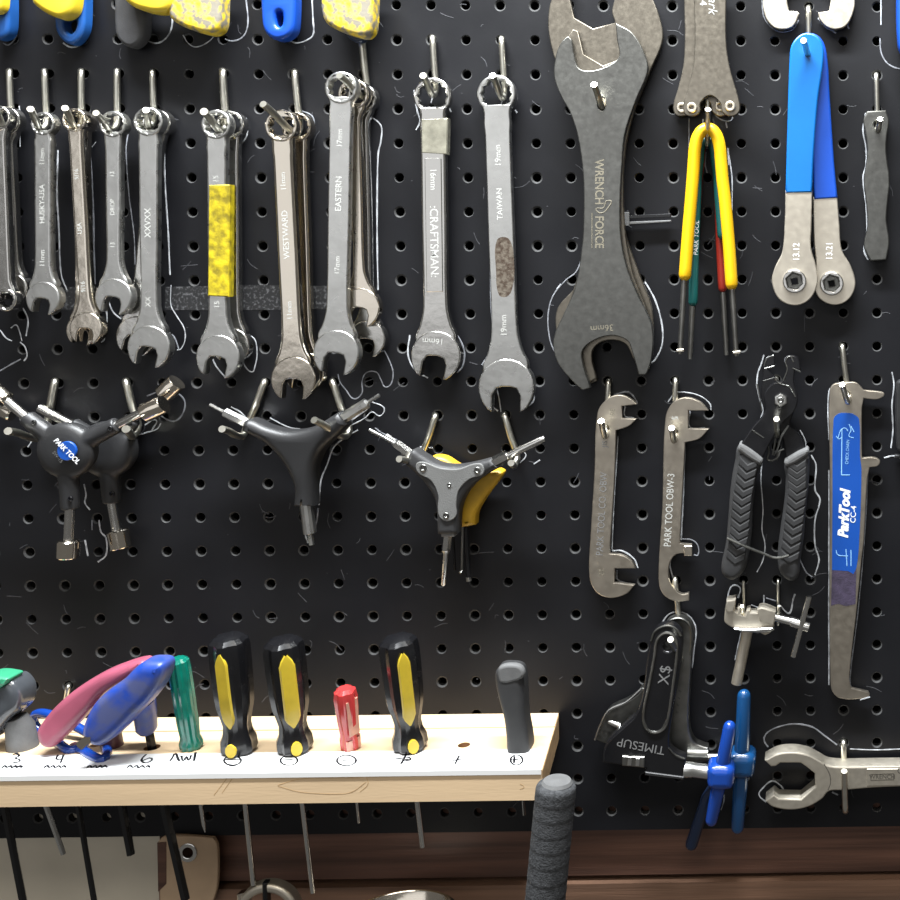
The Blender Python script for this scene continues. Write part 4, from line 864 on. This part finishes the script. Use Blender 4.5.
# ------------------------------------------------------------------ tool shelf
xr_b = W(558.6, 716.3, 0).x; xr_f = on_z(541, 771.5, ztop).x; xl = -0.46
zlow = ray(400, 802); zlow = (CAM + zlow * ((-SD * 0.001 - CAM.y) / zlow.y)).z
sd0 = shelf_d(730.3, 300)
shelf = thing('tool_shelf', 'pale pine tool shelf with drilled holes and a white label strip', 'shelf', (0, 0, zlow))
def xr(y): return xr_b + (xr_f - xr_b) * (-y / (SD * 0.001))
yb = -sd0 * 0.001; yf = -SD * 0.001
slab('back_batten', [(xl, -0.0003), (xr(-0.0003), -0.0003), (xr(yb), yb + 0.0004), (xl, yb + 0.0004)], [], zlow + 0.002, ztop + 0.0006, 'pine', shelf)
bores = [(22, 747, 8), (62, 745, 5), (96, 745, 5), (113, 745, 7), (152, 747.5, 7.5), (191, 745, 6), (240, 745, 6), (296, 745, 6), (349, 744, 5), (411, 744, 6), (464, 745, 6.0), (519, 744, 5)]
hs = []
for u, v, r in bores:
    c = on_z(u, v, ztop); rm = r * PS(c); hs.append([(c.x + rm * math.cos(2 * PI * k / 18), c.y + rm * math.sin(2 * PI * k / 18)) for k in range(18)])
slab('plank', [(xl, yb), (xr(yb), yb), (xr(yf), yf), (xl, yf)], hs, zlow, ztop, 'pine', shelf, 'bore')
eg = [Vector((xr(y) + 0.0003, y, z)) for y, z in ((-0.001, zlow + 0.002), (yf + 0.001, zlow + 0.001), (yf + 0.001, ztop - 0.001), (-0.001, ztop - 0.0005))]
mesh('end_grain', [*eg, *[e - Vector((0.0006, 0, 0)) for e in eg]], [(0, 1, 2, 3), (7, 6, 5, 4), (0, 4, 5, 1), (1, 5, 6, 2), (2, 6, 7, 3), (3, 7, 4, 0)], 'pine_end', shelf, 0)
ys = on_z(300, 752.5, ztop).y
v_ = []; 
for x in (xl, None):
    for y, z in ((ys, ztop + 0.0004), (yf - 0.0006, ztop + 0.0004), (yf - 0.0006, ztop - 0.0030), (yf - 0.0001, ztop - 0.0030), (yf - 0.0001, ztop + 0.00005), (ys, ztop + 0.00005)):
        v_.append(((xr(y) - 0.0005) if x is None else x, y, z))
lstrip = mesh('label_strip', v_, [(i, (i + 1) % 6, 6 + (i + 1) % 6, 6 + i)[::-1] for i in range(6)] + [(0, 1, 2, 3, 4, 5)[::-1], (6, 7, 8, 9, 10, 11)], 'paper', shelf, 0)
Sh = lambda u, v: on_z(u, v, ztop + 0.00045)
mm = lambda x, y, w: [(x, y), (x + w * .14, y - 2.6), (x + w * .26, y - .3), (x + w * .42, y - 2.6), (x + w * .52, y), (x + w * .66, y - 2.6), (x + w * .78, y - .3), (x + w * .9, y - 2.6), (x + w, y - .3)]
ell = lambda u, v, a, b_: [(u + a * math.cos(0.4 + 6.6 * k / 14), v + b_ * math.sin(0.4 + 6.6 * k / 14)) for k in range(15)]
ink = [[(13, 754.5), (17, 753.5), (19, 756), (15.5, 758), (20, 760), (17, 762.5), (12.5, 762)], mm(2, 768, 20), [(58, 755), (56.5, 759), (63, 759)], [(63.5, 755), (60.5, 763)], mm(44, 768, 22), mm(87, 768, 20),
       [(146, 754.5), (141.5, 760), (146, 763), (152, 758.5), (143, 760.5)], mm(127, 768, 23), [(170, 761), (172.5, 757.5), (175.5, 753.5), (177.5, 757.5), (179.5, 761.5)], [(181.5, 756), (183.5, 761), (186.5, 756.5), (188.5, 760.5), (191, 755.5)], [(195.5, 752.5), (194, 761)],
       ell(232.5, 760.5, 8.5, 4.5), [(225, 760), (240, 759.5)], [(226, 764), (233, 766), (240, 763)], ell(289, 760.5, 8.5, 4.8), [(283, 760), (293, 759.5)], ell(346.5, 760.5, 9.5, 5.2), [(342, 760.5), (350, 760)],
       [(395, 758), (411, 760)], [(407, 753), (401, 764)], [(404, 761), (411, 759), (403, 757)], [(452, 760.5), (461, 759.5)], [(459, 756), (455, 764)], ell(516.5, 760, 6, 5), [(511, 760), (518, 759.5)], [(514.5, 756.5), (514, 763)]]
for wd_ in ink: ribbons('handwriting', [wd_], 2.0, 'ink', lstrip, Sh, (0, 0, 1), sm=3, h=0.00025)
flat_kn = [(353, 782), (364, 779), (367, 786), (360, 793), (350, 790)]
def Ff(u, v):
    r = ray(u, v); return CAM + r * ((yf - 0.00006 - CAM.y) / r.y)
for wg in ([[(278, 785), (300, 779), (330, 778), (360, 778)], [(278, 786), (300, 792), (335, 794), (352, 792), (366, 782)], [(214, 795), (228, 777)], [(222, 793), (232, 779)], [(366, 776), (368, 784), (360, 792)], [(520, 784), (524, 787), (520, 789)]]): ribbons('wood_grain', [wg], 0.8, 'pine_end', shelf, Ff, (0, -1, 0), h=0.00003)

# ------------------------------------------------------------------ drivers and keys standing in the shelf
GD = 'drivers standing in the tool shelf'
def lean(base, top, fwd):
    d = shelf_d(base[1], base[0]); return W(base[0], base[1], d), W(top[0], top[1], d + fwd), d
def shaft_to(B, T, v):                     # continue the handle axis below the shelf down to photo height v
    ax = (B - T).normalized(); L = 0.0
    while L < 0.35 and PX(B + ax * L)[1] < v: L += 0.0005
    return B + ax * L, ax
def driver(label, base, top, prof, mat, low, rs, smat, n=6, fwd=10, stripes=None, tipr=None, cap=None):
    B, T, d = lean(base, top, fwd)
    t = thing('screwdriver', label, 'screwdriver', B, GD)
    ax = (T - B); s = PS(B)
    pts = [B + ax * f for f, r in prof]; rr = [r * s for f, r in prof]
    v, f = tubes([(pts, rr)], n * 3 if n <= 8 else n)
    if n <= 8:                             # fluted grip: flats between rounded ridges
        nn = n * 3
        for i, p in enumerate(pts):
            for k in range(nn):
                q = v[i * nn + k]; m_ = 0.87 if k % 3 == 0 else 1.0
                v[i * nn + k] = p + (q - p) * m_
    h = mesh('handle', v, f, mat, t, 22)
    if stripes:
        r_, up = stripes
        a1, a0 = B + ax * up[0], B + ax * up[1]
        for (da, w) in r_:
            side = Vector((1, 0, 0)); front = (CAM - B); axn = ax.normalized(); front = (front - axn * front.dot(axn)).normalized(); side = axn.cross(front)
            vv = []; K = 14
            for k in range(K + 1):
                ff = up[0] + (up[1] - up[0]) * k / K
                rad = s * 1.02 * next((prof[i][1] + (prof[i + 1][1] - prof[i][1]) * (ff - prof[i][0]) / (prof[i + 1][0] - prof[i][0]) for i in range(len(prof) - 1) if prof[i][0] <= ff <= prof[i + 1][0]), 10)
                ww = w * s * min(1, math.sqrt(max(0.02, min(k, K - k) / 2.0)))
                c = B + ax * ff; nrm = front * math.cos(da) + side * math.sin(da) ; tg_ = side * math.cos(da) - front * math.sin(da)
                vv += [c + nrm * rad * 0.90 - tg_ * ww, c + nrm * (rad * 1.0 + 0.0004) - tg_ * ww * 0.8, c + nrm * (rad * 1.0 + 0.0004) + tg_ * ww * 0.8, c + nrm * rad * 0.90 + tg_ * ww]
            ff_ = []
            for k in range(K):
                for e in range(3): ff_.append((4 * k + e, 4 * k + e + 1, 4 * k + 4 + e + 1, 4 * k + 4 + e))
            mesh('grip_stripe', vv, ff_, 'yellow_stripe', h, 50)
            c = B + ax * 0.085; rad = s * 16.2
            q = [c + nrm * rad * 1.06 + tg_ * (5.2 * s * math.cos(a)) + axn * (7.0 * s * math.sin(a)) for a in [2 * PI * k / 12 for k in range(12)]]
            q2 = [p - nrm * 0.003 for p in q]
            mesh('bolster_inlay', q + q2, [tuple(range(12))] + [(k, 12 + k, 12 + (k + 1) % 12, (k + 1) % 12) for k in range(12)], 'yellow_stripe', h, 0)
    E_, _ = shaft_to(B, T, low)
    N = [B + (T - B) * 0.1, B, B.lerp(E_, 0.9), E_]
    tr = tipr if tipr is not None else rs
    v, f = tubes([(N, [rs * s, rs * s, rs * s, tr * s])], 10); mesh('shaft', v, f, smat, t, 40)
    return t, B, T, E_
BIG = [(0.0, 10), (0.015, 15.0), (0.05, 16.8), (0.12, 16.4), (0.18, 13.6), (0.25, 12.6), (0.32, 14.2), (0.42, 17.0), (0.55, 18.2), (0.75, 18.8), (0.90, 18.8), (0.955, 17.6), (0.985, 13.5), (1.0, 7)]
driver('black fluted screwdriver with yellow stripes next to the green awl', (240, 752), (228, 635), BIG, 'black_gloss', 884, 2.6, 'chrome', n=6, stripes=([(-0.50, 6.0)], (0.26, 0.91)))
driver('black fluted screwdriver with yellow stripes, middle of the three', (296, 751), (282.5, 638), BIG, 'black_gloss', 892, 2.5, 'chrome', n=6, stripes=([(0.05, 7.2)], (0.26, 0.91)))
driver('black fluted screwdriver with yellow stripes right of the small red one', (411, 749), (397.5, 636), BIG, 'black_gloss', 846, 2.9, 'chrome', n=6, stripes=([(0.15, 6.2)], (0.26, 0.91)))
AW = [(0.0, 9), (0.02, 10.5), (0.07, 10.8), (0.14, 8.8), (0.3, 9.8), (0.75, 10.2), (0.88, 10.2), (0.97, 9.4), (1.0, 6)]
driver('translucent green handled awl', (192, 748), (178, 658), AW, 'green_clear', 832, 2.0, 'chrome', n=8, tipr=0.5)
t_, B_, T_, E_ = driver('small red and clear handled screwdriver', (351, 748), (344.5, 688), [(0, 8), (0.03, 9.5), (0.18, 9.8), (0.24, 8.6), (0.5, 10), (0.86, 11.2), (0.96, 10), (1, 6)], 'red_clear', 822, 1.6, 'chrome', n=6)
def amber(B, T):
    s = PS(B); ax = T - B; axn = ax.normalized(); fr = (CAM - B); fr = (fr - axn * fr.dot(axn)).normalized(); sd = axn.cross(fr)
    for f0, f1, x0, x1 in ((0.28, 0.84, -0.2, 9.5), (0.03, 0.20, -4, 9)):
        q = [B + ax * f0 - sd * -x0 * s, B + ax * f0 - sd * -x1 * s, B + ax * f1 - sd * -(x1 + 0.8) * s, B + ax * f1 - sd * -x0 * s]
        a = [p + fr * 0.0080 for p in (q[0], q[3])] + [p + fr * 0.0035 for p in (q[2], q[1])]
        b2 = [p - fr * 0.004 for p in a]
        mesh('clear_flute', a + b2, [(0, 1, 2, 3), (7, 6, 5, 4), (0, 4, 5, 1), (1, 5, 6, 2), (2, 6, 7, 3), (3, 7, 4, 0)], 'amber_clear', t_, 0)
amber(B_, T_)
t = thing('screwdriver', 'soft black flat-sided screwdriver at the right end of the shelf', 'screwdriver', on_z(519, 748, ztop), GD)
dd = shelf_d(748, 519)
flat('handle', [(497, 672.0), (500, 666.0), (510, 664.5), (521, 667.0), (524.5, 676.0), (526, 695), (527, 715), (531, 740), (530, 750), (520, 755), (511, 753), (508.5, 735), (506, 715), (500, 692)], dd - 7, 17, 'rubber', t, b=4.5, seg=4, smooth=60)
flat('end_cap', [(497.5, 674.0), (499, 667.5), (510, 664.8), (521, 667.5), (523.5, 677.0), (511, 683.0), (500, 683.0)], dd + 6, 4.6, 'rubber_grey', t, b=2, seg=3, smooth=60)
tube('shaft', [(520, 748, dd), (523.3, 803, dd - 2), (524.2, 815, dd - 2)], 1.5, 'chrome', t, n=8)

# hex keys with big handles
GK = 'handled hex keys in the tool shelf'
def rod(t, a, b_, d0, d1, r, mat): tube('key_rod', [(*a, d0), (*b_, d1)], r, mat, t, n=6, smooth=20)
d0 = shelf_d(747, 20)
t = thing('hex_key', 'smoky grey handled hex key with a green cap at the left edge', 'hex key', on_z(22, 747, ztop), GK)
flat('handle', [(-14, 690, 1), (0, 684), (14, 676), (22, 680), (27, 690), (25, 705), (14, 716), (6, 726), (-4, 738), (-14, 740, 1)], d0 - 4, 19, 'smoke', t, b=6, seg=4, smooth=70)
flat('green_cap', [(-14, 675, 1), (-4, 672.5), (8, 673.5), (15, 676.5), (2, 687), (-14, 694, 1)], d0 + 2, 16, 'green_plain', t, b=4, seg=3, smooth=70, label='green cap')
tube('stem', [(17, 717, d0 + 2), (20, 726, d0 + 1), (23, 750, d0)], [9, 12.5, 14], 'rubber_grey', t, n=20)
tube('key_rod', [(1.5, 790, d0), (24.5, 908, d0 - 8)], 3.6, 'black_gloss', t, n=6, smooth=20)
d1 = shelf_d(746, 60)
t = thing('hex_key', 'blue loop handled hex key lying behind the pink handle', 'hex key', on_z(62, 745, ztop), GK)
lp = [(36, 714), (50, 714.5), (66, 721), (84, 731), (103, 742), (107, 752), (103, 759), (92, 756), (80, 749), (68, 750), (57, 742), (45, 734), (34, 724)]
q = spline(lp, 5); q.append(q[0])
v_, f_ = tubes([([W(u, v, max(d1 - 20 + 17 * (u - 32) / 75, shelf_d(v, u) + 3.4)) for u, v in q], 4.6 * 0.00068)], 12); mesh('loop_handle', v_, f_, 'blue_handle', t, 40)
tube('key_rod', [(41, 792, d1), (63.5, 854, d1 - 6)], 2.4, 'satin', t, n=6, smooth=20)
tube('stem', [(60, 741, d1 - 14), (60, 746, d1 - 11), (61, 752, d1 - 8)], [4, 4, 2.5], 'blue_handle', t, n=10)
t = thing('hex_key', 'dusty pink handled hex key beneath the large blue handle', 'hex key', on_z(113, 745, ztop), GK)
flat('handle', [(40, 730), (44, 722), (55, 708), (70, 694), (85, 683), (100, 674), (118, 666), (144, 658.5), (150, 663), (140, 672), (122, 682), (106, 692), (92, 708), (76, 725), (62, 739), (54, 746), (44, 743)], d1 + 9, 12, 'pink', t, b=5.2, seg=5, smooth=70)
tube('stem', [(104, 712, d1 + 13), (110, 728, d1 + 6), (112.5, 748, d1)], [9, 9, 10], 'plum', t, n=18)
tube('key_rod', [(119.5, 792, d1), (131, 854, d1 - 5)], 4.0, 'black_gloss', t, n=6, smooth=20)
d2 = shelf_d(747, 150)
t = thing('hex_key', 'large worn blue handled hex key leaning over the pink one', 'hex key', on_z(152, 747, ztop), GK)
flat('handle', [(87, 733), (88, 721), (99, 700), (113, 687), (127, 677), (138, 666), (147, 660), (159, 659), (167, 661), (168.5, 668), (163, 683), (151, 700), (138, 713), (121, 731), (105, 743), (94, 741)], d2 + 21, 16, 'blue_grip', t, b=6.5, seg=5, smooth=70)
tube('stem', [(142, 698, d2 + 16), (145, 712, d2 + 7), (146.5, 728, d2 + 3), (147.5, 731, d2 + 2)], [12, 10.5, 9.6, 7.5], 'blue_grip', t, n=20)
tube('key_rod', [(148, 726, d2 + 3), (152.3, 749, d2), (163, 800, d2 - 5), (185.5, 899, d2 - 14)], [4.4, 4.4, 4.4, 4.4], 'black_gloss', t, n=6, smooth=20)
tube('side_key', [(99, 731, d2 + 31), (92, 736.5, d2 + 34), (80, 746, d2 + 36)], 5.0, 'polished', t, n=6, smooth=20)
tube('handle_ferrule', [(95, 733, d2 + 29), (101, 729, d2 + 27)], [7, 8.5], 'blue_grip', t, n=18)
t = thing('hex_key', 'plain black key rod hanging below the shelf between the shorter ones', 'hex key', on_z(78, 747, ztop), GK)
tube('key_rod', [(75.5, 790, d1), (95.5, 908, d1 - 8)], 2.8, 'black_gloss', t, n=6, smooth=20)
tube('stem', [(74, 744, d1 + 1), (75, 752, d1)], 4, 'plum', t, n=10)

# ------------------------------------------------------------------ foreground: wrapped bar end and chrome things
t = thing('wrapped_bar', 'dark cloth-wrapped bar end standing in front of the shelf', 'bar', W(545, 920, 118))
A, B = W(556.5, 783, 112), W(539, 965, 112); ax = (B - A); L = ax.length; s = PS(A)
pts, rr = [], []
N = 120
for k in range(N + 1):
    f = k / N; pts.append(A + ax * f)
    ph = (f * L / 0.0105) % 1.0
    rr.append(s * (19.7 + 0.40 * ph))
rr[0] = s * 15.5; rr[1] = s * 18.2; rr[2] = s * 19.2
v_, f_ = tubes([(pts, rr)], 36)
mesh('cloth_wrap', v_, f_, 'wrap', t, 60)
tube('end_plug', [(557.2, 780, 112), (557, 783, 112)], [13.5, 15.5], 'rubber_grey', t, n=24)
t = thing('seat_clamp', 'bright chrome split ring clamp at the bottom edge under the screwdrivers', 'clamp', W(265, 905, 40))
el = lambda a, b_: [(266 + a * math.cos(2 * PI * k / 40), 913 + b_ * math.sin(2 * PI * k / 40)) for k in range(40)]
flat('ring', el(31, 28), 40, 9, 'cast_nickel', t, holes=[el(22, 19)], b=2.4, seg=4, sm=0, smooth=50)
flat('clamp_ear', [(261.5, 884, 1), (266, 884, 1), (267, 905, 1), (262, 905, 1)], 44, 6, 'black_gloss', t, b=1, sm=0)
flat('clamp_ear', [(236, 896, 1), (243, 894, 1), (244, 905, 1), (236, 905, 1)], 40, 8, 'polished', t, b=1.5, sm=0)
t = thing('metal_bowl', 'shiny steel bowl rim peeking in at the bottom edge', 'bowl', W(393, 960, 60))
c = W(395, 929, 62); s = PS(c); rm = 62 * s
prof = [(1.0, 0.0), (1.02, 0.0015), (1.0, 0.003), (0.97, 0.002), (0.90, -0.012), (0.62, -0.030), (0.0, -0.036)]
v_, f_ = [], []; n = 48
outer = [(1.0, 0.0), (0.93, -0.014), (0.65, -0.033), (0.02, -0.039)]
pp_ = list(reversed(outer)) + prof[1:-1] + [(0.02, -0.036)]
for rr_, z in pp_:
    for k in range(n):
        a = 2 * PI * k / n; v_.append(c + Vector((rm * rr_ * math.cos(a), rm * rr_ * math.sin(a), z)))
for i in range(len(pp_) - 1):
    for k in range(n): k2 = (k + 1) % n; f_.append((i * n + k, i * n + k2, (i + 1) * n + k2, (i + 1) * n + k))
mesh('bowl_shell', v_, f_, 'polished', t, 50)
